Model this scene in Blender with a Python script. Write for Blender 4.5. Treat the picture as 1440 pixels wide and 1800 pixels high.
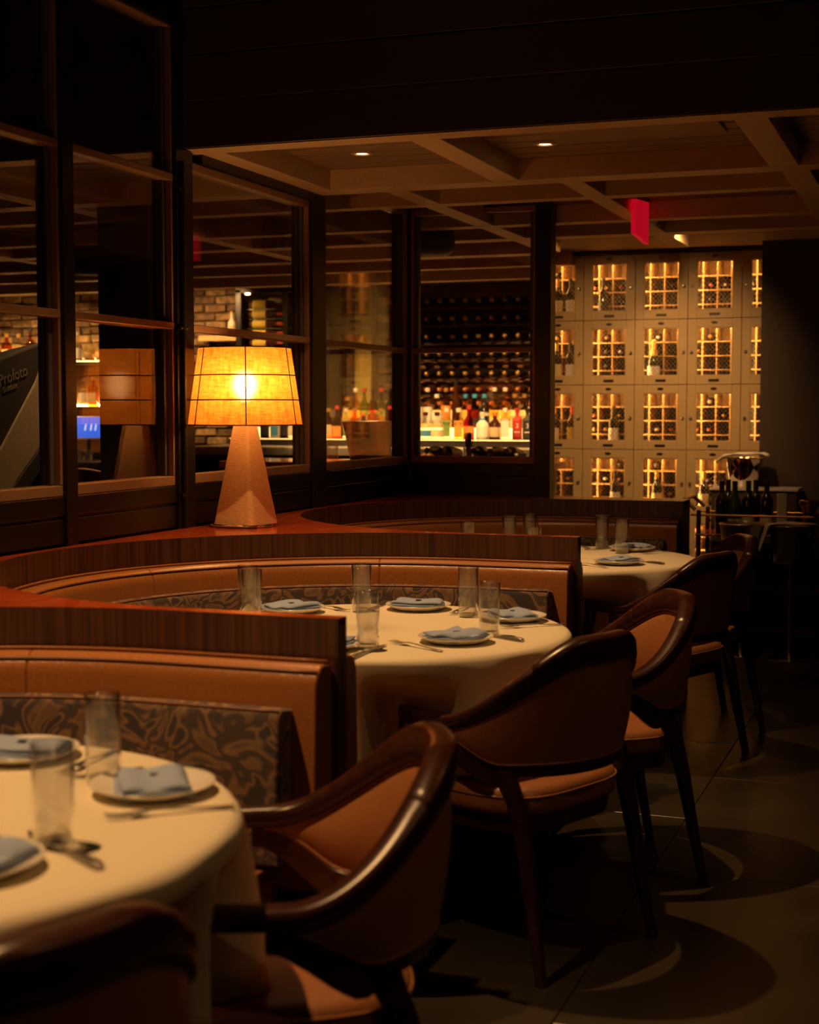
import bpy, bmesh, math, random
from mathutils import Vector, Matrix

# ------------------------------------------------------------------ camera, world, lights, exposure
for o in list(bpy.data.objects):
    bpy.data.objects.remove(o)
scene = bpy.context.scene
COL = scene.collection
R = math.radians
PI = math.pi
random.seed(7)

cam_d = bpy.data.cameras.new('camera')
cam_d.sensor_fit = 'HORIZONTAL'
cam_d.sensor_width = 36.0
cam_d.lens = 36.0 * 2633.0 / 1440.0
cam_d.dof.use_dof = True
cam_d.dof.focus_distance = 5.4
cam_d.dof.aperture_fstop = 4.6
cam = bpy.data.objects.new('camera', cam_d)
COL.objects.link(cam)
cam.location = (0, 0, 1.38)
cam.rotation_euler = (PI / 2 - 0.0686, 0, 0.348)
scene.camera = cam

world = bpy.data.worlds.new('world')
scene.world = world
world.use_nodes = True
bg = world.node_tree.nodes['Background']
bg.inputs[0].default_value = (1.0, 0.55, 0.28, 1)
bg.inputs[1].default_value = 0.012

vs = scene.view_settings
vs.view_transform = 'Standard'
vs.look = 'None'
vs.gamma = 1.0
vs.use_curve_mapping = False
vs.exposure = 0.18
scene.cycles.use_denoising = True
scene.cycles.max_bounces = 10
scene.cycles.transparent_max_bounces = 16
scene.cycles.sample_clamp_indirect = 4.0
scene.cycles.caustics_reflective = False
scene.cycles.caustics_refractive = False

WARM = (1.0, 0.53, 0.20)
AMBER = (1.0, 0.50, 0.15)

def spot(name, loc, target, watts, angle, blend=0.35, radius=0.03, color=WARM):
    d = bpy.data.lights.new(name, 'SPOT')
    d.energy = watts
    d.color = color
    d.spot_size = R(angle)
    d.spot_blend = blend
    d.shadow_soft_size = radius
    o = bpy.data.objects.new(name, d)
    COL.objects.link(o)
    o.location = loc
    o.rotation_euler = (Vector(target) - Vector(loc)).to_track_quat('-Z', 'Y').to_euler()
    return o

def point(name, loc, watts, radius=0.03, color=WARM):
    d = bpy.data.lights.new(name, 'POINT')
    d.energy = watts
    d.color = color
    d.shadow_soft_size = radius
    o = bpy.data.objects.new(name, d)
    COL.objects.link(o)
    o.location = loc
    return o

# room measures (metres; x runs to the aisle side, y along the row of booths)
XP = -2.66            # glazed partition plane
S = 2.0915            # booth spacing
YC = [1.80, 3.89, 5.98]   # booth centres
XC = -1.555           # centre of the booth curve
XE = -1.18            # aisle end of the booth arms
ZL = 0.95             # booth ledge height
ZT = 0.765            # table top
ZB = 2.309            # beam underside
ZC = 2.397             # plank ceiling
ZH = 3.25             # high ceiling
YB = 4.835             # bulkhead
YD = 7.25             # return of the partition
YL = 9.60             # wine lockers
YW = 11.62            # bar back wall

# spots in the high ceiling above the two front booths, downlights in the plank ceiling
SPOT_XY = [(-1.85, 1.85), (-1.85, 3.93)]
AISLE_FILL_XY = [(1.1, 1.4), (1.1, 3.4)]  # unseen lamps added over the aisle to fill the dark chair backs
for (x, y) in AISLE_FILL_XY:
    spot('aisle_fill', (x, y, ZH - 0.05), (x - 0.3, y, 0.0), 10, 120, 0.8, 0.06)
for (x, y) in SPOT_XY:
    spot('table_spot', (x, y, ZH - 0.05), (x + 0.22, y, 0.76), 205, 72, 0.7, 0.025)
# (x, y, aim x, aim y, aim z, watts, cone)
DOWN = [(-2.24, 5.62, -2.24, 5.75, 0, 20, 95), (-1.50, 5.66, -1.58, 5.85, 0, 66, 84), (-1.30, 7.60, -1.45, 9.0, 0.3, 14, 70), (-1.36, 8.22, -1.80, 9.6, 1.2, 66, 84),
        (-2.12, 8.40, -2.05, 9.6, 1.3, 40, 88), (-3.2, 5.35, -3.2, 5.2, 0, 45, 95), (-4.6, 6.85, -4.6, 6.85, 0, 50, 110), (-6.6, 6.85, -6.6, 6.85, 0, 50, 110), (-3.4, 8.35, -3.4, 8.35, 0, 60, 110), (-5.2, 8.35, -5.2, 8.35, 0, 60, 110),  # bar entries, here and below: unseen downlights added to brighten bar and softbox
        (-3.2, 10.05, -3.25, 11.3, 0.9, 280, 74), (-4.3, 10.05, -4.35, 11.3, 0.9, 280, 74), (-5.75, 10.62, -5.85, 11.6, 1.65, 105, 96), (-6.35, 10.62, -6.3, 11.6, 1.6, 90, 96), (-7.6, 10.62, -7.6, 11.6, 1.4, 150, 90), (-5.15, 10.64, -5.15, 11.25, 1.5, 70, 90)]
DOWN_XY = [(d[0], d[1]) for d in DOWN]
for (x, y, tx, ty, tz, w, an) in DOWN:
    spot('down_spot', (x, y, ZC - 0.012), (tx, ty, tz), w, an, 1.0, 0.025)

# ------------------------------------------------------------------ materials
MATS = {}
def newmat(name):
    m = bpy.data.materials.new(name)
    m.use_nodes = True
    nt = m.node_tree
    return m, nt, nt.nodes['Principled BSDF']

def setp(b, **kw):
    names = {'col': 'Base Color', 'rough': 'Roughness', 'metal': 'Metallic', 'trans': 'Transmission Weight', 'ior': 'IOR',
             'spec': 'Specular IOR Level', 'coat': 'Coat Weight', 'coatr': 'Coat Roughness', 'sheen': 'Sheen Weight', 'emis': 'Emission Color', 'emiss': 'Emission Strength', 'alpha': 'Alpha'}
    for k, v in kw.items():
        if k in ('col', 'emis'):
            v = (v[0], v[1], v[2], 1)
        b.inputs[names[k]].default_value = v

def plain(name, col, rough=0.5, var=0.12, scale=30.0, bump=0.0, stretch=(1, 1, 1), **kw):
    """one colour with a fine noise in tone and relief"""
    m, nt, b = newmat(name)
    setp(b, col=col, rough=rough, **kw)
    tc = nt.nodes.new('ShaderNodeTexCoord')
    mp = nt.nodes.new('ShaderNodeMapping')
    mp.inputs['Scale'].default_value = stretch
    nz = nt.nodes.new('ShaderNodeTexNoise')
    nz.inputs['Scale'].default_value = scale
    nz.inputs['Detail'].default_value = 3
    nt.links.new(tc.outputs['Object'], mp.inputs[0])
    nt.links.new(mp.outputs[0], nz.inputs['Vector'])
    if var > 0:
        rp = nt.nodes.new('ShaderNodeValToRGB')
        rp.color_ramp.elements[0].position = 0.3
        rp.color_ramp.elements[1].position = 0.7
        rp.color_ramp.elements[0].color = tuple(c * (1 - var) for c in col) + (1,)
        rp.color_ramp.elements[1].color = tuple(min(1, c * (1 + var)) for c in col) + (1,)
        nt.links.new(nz.outputs[0], rp.inputs[0])
        nt.links.new(rp.outputs[0], b.inputs['Base Color'])
    if bump > 0:
        bp = nt.nodes.new('ShaderNodeBump')
        bp.inputs['Strength'].default_value = bump
        bp.inputs['Distance'].default_value = 0.003
        nt.links.new(nz.outputs[0], bp.inputs['Height'])
        nt.links.new(bp.outputs[0], b.inputs['Normal'])
    MATS[name] = m
    return m

def wood(name, c0, c1, rough, stretch, scale=6.0, rnd=0.0, coat=0.0):
    m, nt, b = newmat(name)
    setp(b, rough=rough, coat=coat, coatr=0.08)
    tc = nt.nodes.new('ShaderNodeTexCoord')
    mp = nt.nodes.new('ShaderNodeMapping')
    mp.inputs['Scale'].default_value = stretch
    nz = nt.nodes.new('ShaderNodeTexNoise')
    nz.inputs['Scale'].default_value = scale
    nz.inputs['Detail'].default_value = 5
    nz.inputs['Distortion'].default_value = 0.3
    rp = nt.nodes.new('ShaderNodeValToRGB')
    rp.color_ramp.elements[0].position = 0.28
    rp.color_ramp.elements[1].position = 0.72
    rp.color_ramp.elements[0].color = tuple(c0) + (1,)
    rp.color_ramp.elements[1].color = tuple(c1) + (1,)
    nt.links.new(tc.outputs['Object'], mp.inputs[0])
    nt.links.new(mp.outputs[0], nz.inputs['Vector'])
    nt.links.new(nz.outputs[0], rp.inputs[0])
    if rnd > 0:
        oi = nt.nodes.new('ShaderNodeObjectInfo')
        mr = nt.nodes.new('ShaderNodeMapRange')
        mr.inputs[3].default_value = 1 - rnd
        mr.inputs[4].default_value = 1 + rnd
        mx = nt.nodes.new('ShaderNodeVectorMath')
        mx.operation = 'SCALE'
        nt.links.new(oi.outputs['Random'], mr.inputs[0])
        nt.links.new(rp.outputs[0], mx.inputs[0])
        nt.links.new(mr.outputs[0], mx.inputs['Scale'])
        nt.links.new(mx.outputs[0], b.inputs['Base Color'])
    else:
        nt.links.new(rp.outputs[0], b.inputs['Base Color'])
    MATS[name] = m
    return m

def emit(name, col, strength):
    m, nt, b = newmat(name)
    setp(b, col=col, emis=col, emiss=strength, rough=0.6)
    MATS[name] = m
    return m

def clear(name, tint, refl=1.0, rough=0.0, ior=1.5):
    """thin clear glass: transparent with a Fresnel mirror on top"""
    m = bpy.data.materials.new(name)
    m.use_nodes = True
    nt = m.node_tree
    nt.nodes.clear()
    out = nt.nodes.new('ShaderNodeOutputMaterial')
    tr = nt.nodes.new('ShaderNodeBsdfTransparent')
    tr.inputs[0].default_value = tuple(tint) + (1,)
    gl = nt.nodes.new('ShaderNodeBsdfGlossy')
    gl.inputs['Roughness'].default_value = rough
    gl.inputs[0].default_value = (1, 1, 1, 1)
    fr = nt.nodes.new('ShaderNodeFresnel')
    # same reflectance on the way in and on the way out of the thin pane
    ge = nt.nodes.new('ShaderNodeNewGeometry')
    io = nt.nodes.new('ShaderNodeMapRange')
    io.inputs[3].default_value = ior
    io.inputs[4].default_value = 1.0 / ior
    nt.links.new(ge.outputs['Backfacing'], io.inputs[0])
    nt.links.new(io.outputs[0], fr.inputs[0])
    mu = nt.nodes.new('ShaderNodeMath')
    mu.operation = 'MULTIPLY'
    mu.use_clamp = True
    mu.inputs[1].default_value = refl
    mx = nt.nodes.new('ShaderNodeMixShader')
    nt.links.new(fr.outputs[0], mu.inputs[0])
    nt.links.new(mu.outputs[0], mx.inputs[0])
    nt.links.new(tr.outputs[0], mx.inputs[1])
    nt.links.new(gl.outputs[0], mx.inputs[2])
    nt.links.new(mx.outputs[0], out.inputs[0])
    MATS[name] = m
    return m

wood('veneer', (0.026, 0.008, 0.004), (0.115, 0.037, 0.016), 0.30, (22, 22, 0.5), 4.0)
wood('ledge_wood', (0.30, 0.036, 0.008), (0.56, 0.088, 0.018), 0.20, (8, 1.2, 8), 5.0, coat=0.5)
wood('chair_wood', (0.024, 0.007, 0.0045), (0.058, 0.016, 0.009), 0.30, (5, 5, 5), 5.0)
wood('rack_wood', (0.50, 0.30, 0.12), (0.62, 0.40, 0.17), 0.5, (3, 3, 9), 5.0)
wood('amber_wood', (0.20, 0.085, 0.028), (0.33, 0.15, 0.05), 0.45, (2, 2, 9), 4.0)
wood('plank', (0.22, 0.145, 0.075), (0.33, 0.22, 0.115), 0.55, (1.0, 16, 16), 3.0, rnd=0.12)
plain('beam_paint', (0.54, 0.37, 0.19), 0.5, 0.06, 40)
plain('dark_board', (0.060, 0.032, 0.022), 0.5, 0.10, 20)
plain('black_paint', (0.009, 0.006, 0.005), 0.32, 0.08, 30)
plain('bronze', (0.30, 0.165, 0.085), 0.36, 0.06, 30, metal=0.3)
plain('steel_grey', (0.10, 0.085, 0.085), 0.35, 0.06, 30, metal=0.3)
plain('leather', (0.31, 0.115, 0.030), 0.33, 0.10, 140, 0.25)
plain('leather_chair', (0.33, 0.130, 0.048), 0.42, 0.09, 140, 0.25)
plain('piping_dark', (0.16, 0.055, 0.018), 0.45, 0.1, 90)
plain('cream_cloth', (0.80, 0.715, 0.53), 0.9, 0.03, 300, 0.15)
plain('napkin', (0.34, 0.43, 0.62), 0.95, 0.06, 500, 0.3)
plain('napkin_mark', (0.05, 0.06, 0.08), 0.9, 0.0)
plain('china', (0.78, 0.74, 0.66), 0.22, 0.02, 20)
plain('cutlery', (0.66, 0.63, 0.58), 0.34, 0.03, 20, metal=1.0)
plain('chrome', (0.72, 0.68, 0.62), 0.10, 0.03, 20, metal=1.0)
plain('dull_steel', (0.46, 0.43, 0.39), 0.36, 0.05, 20, metal=1.0)
plain('bucket_steel', (0.74, 0.70, 0.63), 0.34, 0.04, 20, metal=0.85)
plain('rail_wood', (0.07, 0.028, 0.011), 0.5, 0.1, 20)
plain('brass', (0.70, 0.42, 0.16), 0.25, 0.05, 20, metal=1.0)
plain('wall_paint', (0.055, 0.036, 0.023), 0.7, 0.06, 25, 0.1)
plain('locker_paint', (0.50, 0.36, 0.168), 0.5, 0.03, 30)
plain('plate_dark', (0.06, 0.04, 0.025), 0.35, 0.1, 20, metal=0.7)
plain('linen', (0.74, 0.46, 0.20), 0.9, 0.16, 60, 0.5, (1, 1, 9))
plain('marble', (0.62, 0.56, 0.47), 0.25, 0.10, 6)
plain('shelf_black', (0.02, 0.016, 0.013), 0.3, 0.1, 20)
plain('towel', (0.50, 0.43, 0.35), 0.95, 0.10, 120, 0.6)
plain('towel_white', (0.80, 0.74, 0.66), 0.95, 0.05, 120, 0.4)
plain('bottle_dark', (0.012, 0.010, 0.007), 0.08, 0.0, spec=0.6)
plain('bottle_green', (0.020, 0.035, 0.010), 0.08, 0.0, spec=0.6)
plain('bottle_brown', (0.05, 0.014, 0.005), 0.08, 0.0, spec=0.6)
plain('label_cream', (0.62, 0.50, 0.30), 0.7, 0.06, 60)
plain('label_white', (0.75, 0.70, 0.62), 0.7, 0.04, 60)
plain('label_yellow', (0.70, 0.50, 0.10), 0.7, 0.05, 60)
plain('label_green', (0.22, 0.36, 0.08), 0.7, 0.05, 60)
plain('label_orange', (0.70, 0.28, 0.05), 0.7, 0.05, 60)
plain('label_red', (0.45, 0.03, 0.025), 0.6, 0.05, 60)
plain('label_black', (0.02, 0.02, 0.022), 0.6, 0.05, 60)
plain('label_blue', (0.06, 0.30, 0.55), 0.6, 0.05, 60)
plain('capsule_red', (0.42, 0.035, 0.03), 0.4, 0.05, 40)
plain('capsule_gold', (0.62, 0.36, 0.10), 0.35, 0.05, 40, metal=0.6)
plain('capsule_black', (0.02, 0.015, 0.013), 0.35, 0.05, 40)
plain('capsule_white', (0.72, 0.66, 0.55), 0.4, 0.05, 40)
plain('capsule_blue', (0.05, 0.35, 0.60), 0.4, 0.05, 40)
plain('capsule_orange', (0.60, 0.20, 0.05), 0.4, 0.05, 40)
plain('rubber', (0.02, 0.02, 0.02), 0.6, 0.05, 40)
plain('softbox_black', (0.045, 0.038, 0.034), 0.75, 0.12, 60)
plain('softbox_white', (0.50, 0.42, 0.31), 0.85, 0.08, 60)
plain('print_grey', (0.32, 0.29, 0.26), 0.7, 0.0)
plain('cord', (0.10, 0.04, 0.02), 0.4, 0.1, 60)
plain('shade_wire', (0.10, 0.03, 0.010), 0.7, 0.1, 60)
plain('citrus', (0.75, 0.32, 0.03), 0.5, 0.1, 60)
plain('leaf', (0.06, 0.16, 0.03), 0.5, 0.15, 60)
plain('straw', (0.10, 0.08, 0.06), 0.4, 0.1, 60)
plain('mortar', (0.10, 0.070, 0.045), 0.9, 0.15, 40, 0.4)
plain('yellow_plaster', (0.42, 0.33, 0.08), 0.7, 0.08, 30)
plain('wire', (0.34, 0.25, 0.14), 0.4, 0.05, 30, metal=0.5)
plain('sconce_shell', (0.55, 0.48, 0.38), 0.5, 0.05, 30)
clear('pane_glass', (0.93, 0.935, 0.89), 1.15)
clear('tumbler_glass', (0.955, 0.955, 0.945), 2.6)
clear('spirit_clear', (0.90, 0.88, 0.80), 1.2)
clear('spirit_gold', (0.95, 0.72, 0.28), 1.2)
clear('spirit_amber', (0.80, 0.36, 0.08), 1.2)
clear('spirit_red', (0.62, 0.10, 0.03), 1.2)
clear('spirit_green', (0.45, 0.62, 0.22), 1.2)
clear('spirit_brown', (0.35, 0.10, 0.03), 1.2)
emit('led', (1.0, 0.54, 0.16), 75.0)
emit('led_soft', (1.0, 0.54, 0.18), 4.0)
emit('back_glow', (1.0, 0.48, 0.12), 1.9)
emit('riser_glow', (1.0, 0.54, 0.17), 5.0)
emit('bulb', (1.0, 0.52, 0.17), 96.0)
emit('lens_glow', (1.0, 0.68, 0.38), 7.0)
emit('exit_red', (1.0, 0.006, 0.030), 0.32)
emit('screen_blue', (0.02, 0.12, 0.9), 0.9)
emit('screen_mark', (0.5, 0.6, 0.9), 1.2)

def fabric_floral():
    m, nt, b = newmat('floral')
    setp(b, rough=0.9, sheen=0.15)
    L = nt.links.new
    tc = nt.nodes.new('ShaderNodeTexCoord')
    n1 = nt.nodes.new('ShaderNodeTexNoise'); n1.inputs['Scale'].default_value = 8.0; n1.inputs['Detail'].default_value = 1.2; n1.inputs['Distortion'].default_value = 2.2
    rp = nt.nodes.new('ShaderNodeValToRGB')
    e = rp.color_ramp.elements
    e[0].position = 0.38; e[0].color = (0.045, 0.036, 0.040, 1)
    e[1].position = 0.43; e[1].color = (0.24, 0.145, 0.075, 1)
    for (p, c) in ((0.46, (0.20, 0.115, 0.060, 1)), (0.49, (0.075, 0.050, 0.040, 1)), (0.56, (0.055, 0.042, 0.042, 1)), (0.60, (0.22, 0.13, 0.07, 1)), (0.66, (0.15, 0.085, 0.045, 1))):
        k = e.new(p); k.color = c
    n2 = nt.nodes.new('ShaderNodeTexNoise'); n2.inputs['Scale'].default_value = 160; n2.inputs['Detail'].default_value = 2
    mr = nt.nodes.new('ShaderNodeMapRange'); mr.inputs[3].default_value = 0.75; mr.inputs[4].default_value = 1.25
    sc = nt.nodes.new('ShaderNodeVectorMath'); sc.operation = 'SCALE'
    L(tc.outputs['Object'], n1.inputs['Vector']); L(n1.outputs[0], rp.inputs[0]); L(tc.outputs['Object'], n2.inputs['Vector']); L(n2.outputs[0], mr.inputs[0])
    L(rp.outputs[0], sc.inputs[0]); L(mr.outputs[0], sc.inputs['Scale']); L(sc.outputs[0], b.inputs['Base Color'])
    MATS['floral'] = m
fabric_floral()

def shade_fabric():
    m = bpy.data.materials.new('shade_fabric')
    m.use_nodes = True
    nt = m.node_tree
    nt.nodes.clear()
    out = nt.nodes.new('ShaderNodeOutputMaterial')
    tc = nt.nodes.new('ShaderNodeTexCoord')
    mp = nt.nodes.new('ShaderNodeMapping'); mp.inputs['Scale'].default_value = (1, 1, 0.18)
    n1 = nt.nodes.new('ShaderNodeTexNoise'); n1.inputs['Scale'].default_value = 90; n1.inputs['Detail'].default_value = 4
    mp2 = nt.nodes.new('ShaderNodeMapping'); mp2.inputs['Scale'].default_value = (0.2, 0.2, 1)
    n2 = nt.nodes.new('ShaderNodeTexNoise'); n2.inputs['Scale'].default_value = 140; n2.inputs['Detail'].default_value = 3
    ad = nt.nodes.new('ShaderNodeMath'); ad.operation = 'ADD'
    rp = nt.nodes.new('ShaderNodeValToRGB')
    rp.color_ramp.elements[0].position = 0.35; rp.color_ramp.elements[0].color = (0.52, 0.150, 0.016, 1)
    rp.color_ramp.elements[1].position = 0.65; rp.color_ramp.elements[1].color = (0.88, 0.37, 0.060, 1)
    hf = nt.nodes.new('ShaderNodeMath'); hf.operation = 'MULTIPLY'; hf.inputs[1].default_value = 0.5
    tl = nt.nodes.new('ShaderNodeBsdfTranslucent')
    df = nt.nodes.new('ShaderNodeBsdfDiffuse')
    tr = nt.nodes.new('ShaderNodeBsdfRefraction'); tr.inputs['Roughness'].default_value = 0.75; tr.inputs['IOR'].default_value = 1.2
    mx = nt.nodes.new('ShaderNodeMixShader'); mx.inputs[0].default_value = 0.42
    mx2 = nt.nodes.new('ShaderNodeMixShader'); mx2.inputs[0].default_value = 0.06
    L = nt.links.new
    L(tc.outputs['Object'], mp.inputs[0]); L(mp.outputs[0], n1.inputs['Vector'])
    L(tc.outputs['Object'], mp2.inputs[0]); L(mp2.outputs[0], n2.inputs['Vector'])
    L(n1.outputs[0], ad.inputs[0]); L(n2.outputs[0], ad.inputs[1]); L(ad.outputs[0], hf.inputs[0]); L(hf.outputs[0], rp.inputs[0])
    L(rp.outputs[0], tl.inputs[0]); L(rp.outputs[0], df.inputs[0])
    L(tl.outputs[0], mx.inputs[1]); L(df.outputs[0], mx.inputs[2])
    L(mx.outputs[0], mx2.inputs[1]); L(tr.outputs[0], mx2.inputs[2]); L(mx2.outputs[0], out.inputs[0])
    MATS['shade_fabric'] = m
shade_fabric()

def brick_mat():
    m, nt, b = newmat('brick')
    setp(b, rough=0.85)
    oi = nt.nodes.new('ShaderNodeObjectInfo')
    rp = nt.nodes.new('ShaderNodeValToRGB')
    e = rp.color_ramp.elements
    e[0].position = 0.0; e[0].color = (0.09, 0.055, 0.028, 1)
    e[1].position = 1.0; e[1].color = (0.36, 0.24, 0.12, 1)
    k = e.new(0.5); k.color = (0.20, 0.115, 0.055, 1)
    tc = nt.nodes.new('ShaderNodeTexCoord')
    nz = nt.nodes.new('ShaderNodeTexNoise'); nz.inputs['Scale'].default_value = 22; nz.inputs['Detail'].default_value = 4
    mr = nt.nodes.new('ShaderNodeMapRange'); mr.inputs[1].default_value = 0.3; mr.inputs[2].default_value = 0.7; mr.inputs[3].default_value = 0.45; mr.inputs[4].default_value = 1.4
    mx = nt.nodes.new('ShaderNodeVectorMath'); mx.operation = 'SCALE'
    L = nt.links.new
    ad = nt.nodes.new('ShaderNodeVectorMath'); ad.operation = 'ADD'
    L(oi.outputs['Random'], rp.inputs[0]); L(tc.outputs['Object'], ad.inputs[0]); L(oi.outputs['Location'], ad.inputs[1]); L(ad.outputs[0], nz.inputs['Vector'])
    L(nz.outputs[0], mr.inputs[0]); L(rp.outputs[0], mx.inputs[0]); L(mr.outputs[0], mx.inputs['Scale']); L(mx.outputs[0], b.inputs['Base Color'])
    bp = nt.nodes.new('ShaderNodeBump'); bp.inputs['Strength'].default_value = 0.8; bp.inputs['Distance'].default_value = 0.01
    L(nz.outputs[0], bp.inputs['Height']); L(bp.outputs[0], b.inputs['Normal'])
    MATS['brick'] = m
brick_mat()

def floor_mat():
    m, nt, b = newmat('floor_stone')
    setp(b, rough=0.30)
    tc = nt.nodes.new('ShaderNodeTexCoord')
    oi = nt.nodes.new('ShaderNodeObjectInfo')
    n1 = nt.nodes.new('ShaderNodeTexNoise'); n1.inputs['Scale'].default_value = 3.0; n1.inputs['Detail'].default_value = 6
    rp = nt.nodes.new('ShaderNodeValToRGB')
    rp.color_ramp.elements[0].position = 0.25; rp.color_ramp.elements[0].color = (0.028, 0.021, 0.013, 1)
    rp.color_ramp.elements[1].position = 0.75; rp.color_ramp.elements[1].color = (0.048, 0.037, 0.023, 1)
    r2 = nt.nodes.new('ShaderNodeMapRange'); r2.inputs[3].default_value = 0.20; r2.inputs[4].default_value = 0.42
    ad = nt.nodes.new('ShaderNodeVectorMath'); ad.operation = 'ADD'
    L = nt.links.new
    L(tc.outputs['Object'], ad.inputs[0]); L(oi.outputs['Location'], ad.inputs[1]); L(ad.outputs[0], n1.inputs['Vector'])
    L(n1.outputs[0], rp.inputs[0]); L(rp.outputs[0], b.inputs['Base Color']); L(n1.outputs[0], r2.inputs[0]); L(r2.outputs[0], b.inputs['Roughness'])
    MATS['floor_stone'] = m
floor_mat()

# ------------------------------------------------------------------ mesh helpers
class MB:
    def __init__(self):
        self.v = []
        self.f = []
    def add(self, vs, fs):
        n = len(self.v)
        self.v += [tuple(p) for p in vs]
        self.f += [tuple(i + n for i in q) for q in fs]
        return self
    def box(self, x0, x1, y0, y1, z0, z1):
        return self.add([(x0, y0, z0), (x1, y0, z0), (x1, y1, z0), (x0, y1, z0), (x0, y0, z1), (x1, y0, z1), (x1, y1, z1), (x0, y1, z1)],
                        [(3, 2, 1, 0), (4, 5, 6, 7), (0, 1, 5, 4), (1, 2, 6, 5), (2, 3, 7, 6), (3, 0, 4, 7)])
    def lathe(self, prof, n=24, c=(0, 0, 0), axis='z', caps=True):
        cx, cy, cz = c
        vs, fs = [], []
        for (r, z) in prof:
            for k in range(n):
                a = 2 * PI * k / n
                p = (r * math.cos(a), r * math.sin(a), z)
                if axis == 'x': p = (z, p[0], p[1])
                elif axis == 'y': p = (p[1], z, p[0])
                vs.append((p[0] + cx, p[1] + cy, p[2] + cz))
        m = len(prof)
        for i in range(m - 1):
            for k in range(n):
                a, b = i * n + k, i * n + (k + 1) % n
                fs.append((a, b, b + n, a + n))
        if caps:
            fs.append(tuple(reversed(range(n))))
            fs.append(tuple(range((m - 1) * n, m * n)))
        return self.add(vs, fs)
    def tube(self, path, r, n=8, closed=False):
        P = [Vector(p) for p in path]
        m = len(P)
        rad = r if isinstance(r, (list, tuple)) else [r] * m
        vs, fs = [], []
        up = Vector((0, 0, 1))
        nrm = None
        for i in range(m):
            a = P[(i - 1) % m] if (closed or i > 0) else P[i]
            b = P[(i + 1) % m] if (closed or i < m - 1) else P[i]
            t = (b - a).normalized()
            if nrm is None:
                nrm = up - t * up.dot(t)
                if nrm.length < 1e-3:
                    nrm = Vector((1, 0, 0)) - t * t.x
            else:
                nrm = nrm - t * nrm.dot(t)
            nrm.normalize()
            bn = t.cross(nrm)
            for k in range(n):
                q = 2 * PI * k / n
                vs.append(P[i] + (nrm * math.cos(q) + bn * math.sin(q)) * rad[i])
        for i in range(m if closed else m - 1):
            for k in range(n):
                a, b = i * n + k, i * n + (k + 1) % n
                c, d = ((i + 1) % m) * n + (k + 1) % n, ((i + 1) % m) * n + k
                fs.append((a, b, c, d))
        if not closed:
            fs.append(tuple(reversed(range(n))))
            fs.append(tuple(range((m - 1) * n, m * n)))
        return self.add(vs, fs)
    def loft(self, rings, caps=True, closed=False):
        """rings: equal-length closed loops of points"""
        n = len(rings[0])
        vs = [p for r in rings for p in r]
        fs = []
        m = len(rings)
        for i in range(m if closed else m - 1):
            j = (i + 1) % m
            for k in range(n):
                l = (k + 1) % n
                fs.append((i * n + k, i * n + l, j * n + l, j * n + k))
        if caps and not closed:
            fs.append(tuple(reversed(range(n))))
            fs.append(tuple(range((m - 1) * n, m * n)))
        return self.add(vs, fs)
    def prism(self, poly, h0, h1, axis='z'):
        n = len(poly)
        def P(p, h):
            if axis == 'z': return (p[0], p[1], h)
            if axis == 'x': return (h, p[0], p[1])
            return (p[0], h, p[1])
        vs = [P(p, h0) for p in poly] + [P(p, h1) for p in poly]
        fs = [tuple(reversed(range(n))), tuple(range(n, 2 * n))]
        for k in range(n):
            l = (k + 1) % n
            fs.append((k, l, l + n, k + n))
        return self.add(vs, fs)
    def mesh(self, name):
        me = bpy.data.meshes.new(name)
        me.from_pydata(self.v, [], self.f)
        bm = bmesh.new()
        bm.from_mesh(me)
        bmesh.ops.recalc_face_normals(bm, faces=bm.faces)
        bm.to_mesh(me)
        bm.free()
        me.update()
        return me
    def build(self, name, mat, parent=None, smooth=False, bevel=0.0, seg=2, sub=0, loc=None, angle=40):
        me = self.mesh(name)
        me.materials.append(MATS[mat])
        if smooth:
            for p in me.polygons: p.use_smooth = True
            if smooth == 'auto':
                bm = bmesh.new(); bm.from_mesh(me)
                for e in bm.edges:
                    if len(e.link_faces) == 2 and e.calc_face_angle(0) > R(angle): e.smooth = False
                bm.to_mesh(me); bm.free()
        o = bpy.data.objects.new(name, me)
        COL.objects.link(o)
        if parent is not None: o.parent = parent
        if loc is not None: o.location = loc
        if bevel > 0:
            md = o.modifiers.new('bevel', 'BEVEL')
            md.width = bevel; md.segments = seg; md.limit_method = 'ANGLE'; md.angle_limit = R(35)
        if sub > 0:
            md = o.modifiers.new('sub', 'SUBSURF'); md.levels = sub; md.render_levels = sub
        return o

def tag(o, label=None, cat=None, group=None, kind=None):
    if label: o['label'] = label
    if cat: o['category'] = cat
    if group: o['group'] = group
    if kind: o['kind'] = kind
    return o

def thing(name, label, cat, loc=(0, 0, 0), rz=0.0, group=None, kind=None):
    o = bpy.data.objects.new(name, None)
    COL.objects.link(o)
    o.empty_display_size = 0.1
    o.location = loc
    o.rotation_euler = (0, 0, rz)
    return tag(o, label, cat, group, kind)

def struct(name, label=None):
    o = bpy.data.objects.new(name, None)
    COL.objects.link(o)
    o['kind'] = 'structure'
    if label: o['label'] = label
    return o

def copy_tree(o, parent=None, loc=None, rot=None, label=None, group=None):
    c = o.copy()
    COL.objects.link(c)
    c.parent = parent
    if loc is not None: c.location = loc
    if rot is not None: c.rotation_euler = rot
    if label: c['label'] = label
    if group: c['group'] = group
    for ch in list(o.children):
        copy_tree(ch, c)
    return c

def share(o, name=None, parent=None, loc=None, rot=None, scale=None, mat=None):
    c = o.copy()
    COL.objects.link(c)
    if parent is not None: c.parent = parent
    if loc is not None: c.location = loc
    if rot is not None: c.rotation_euler = rot
    if scale is not None: c.scale = scale
    return c

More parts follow.
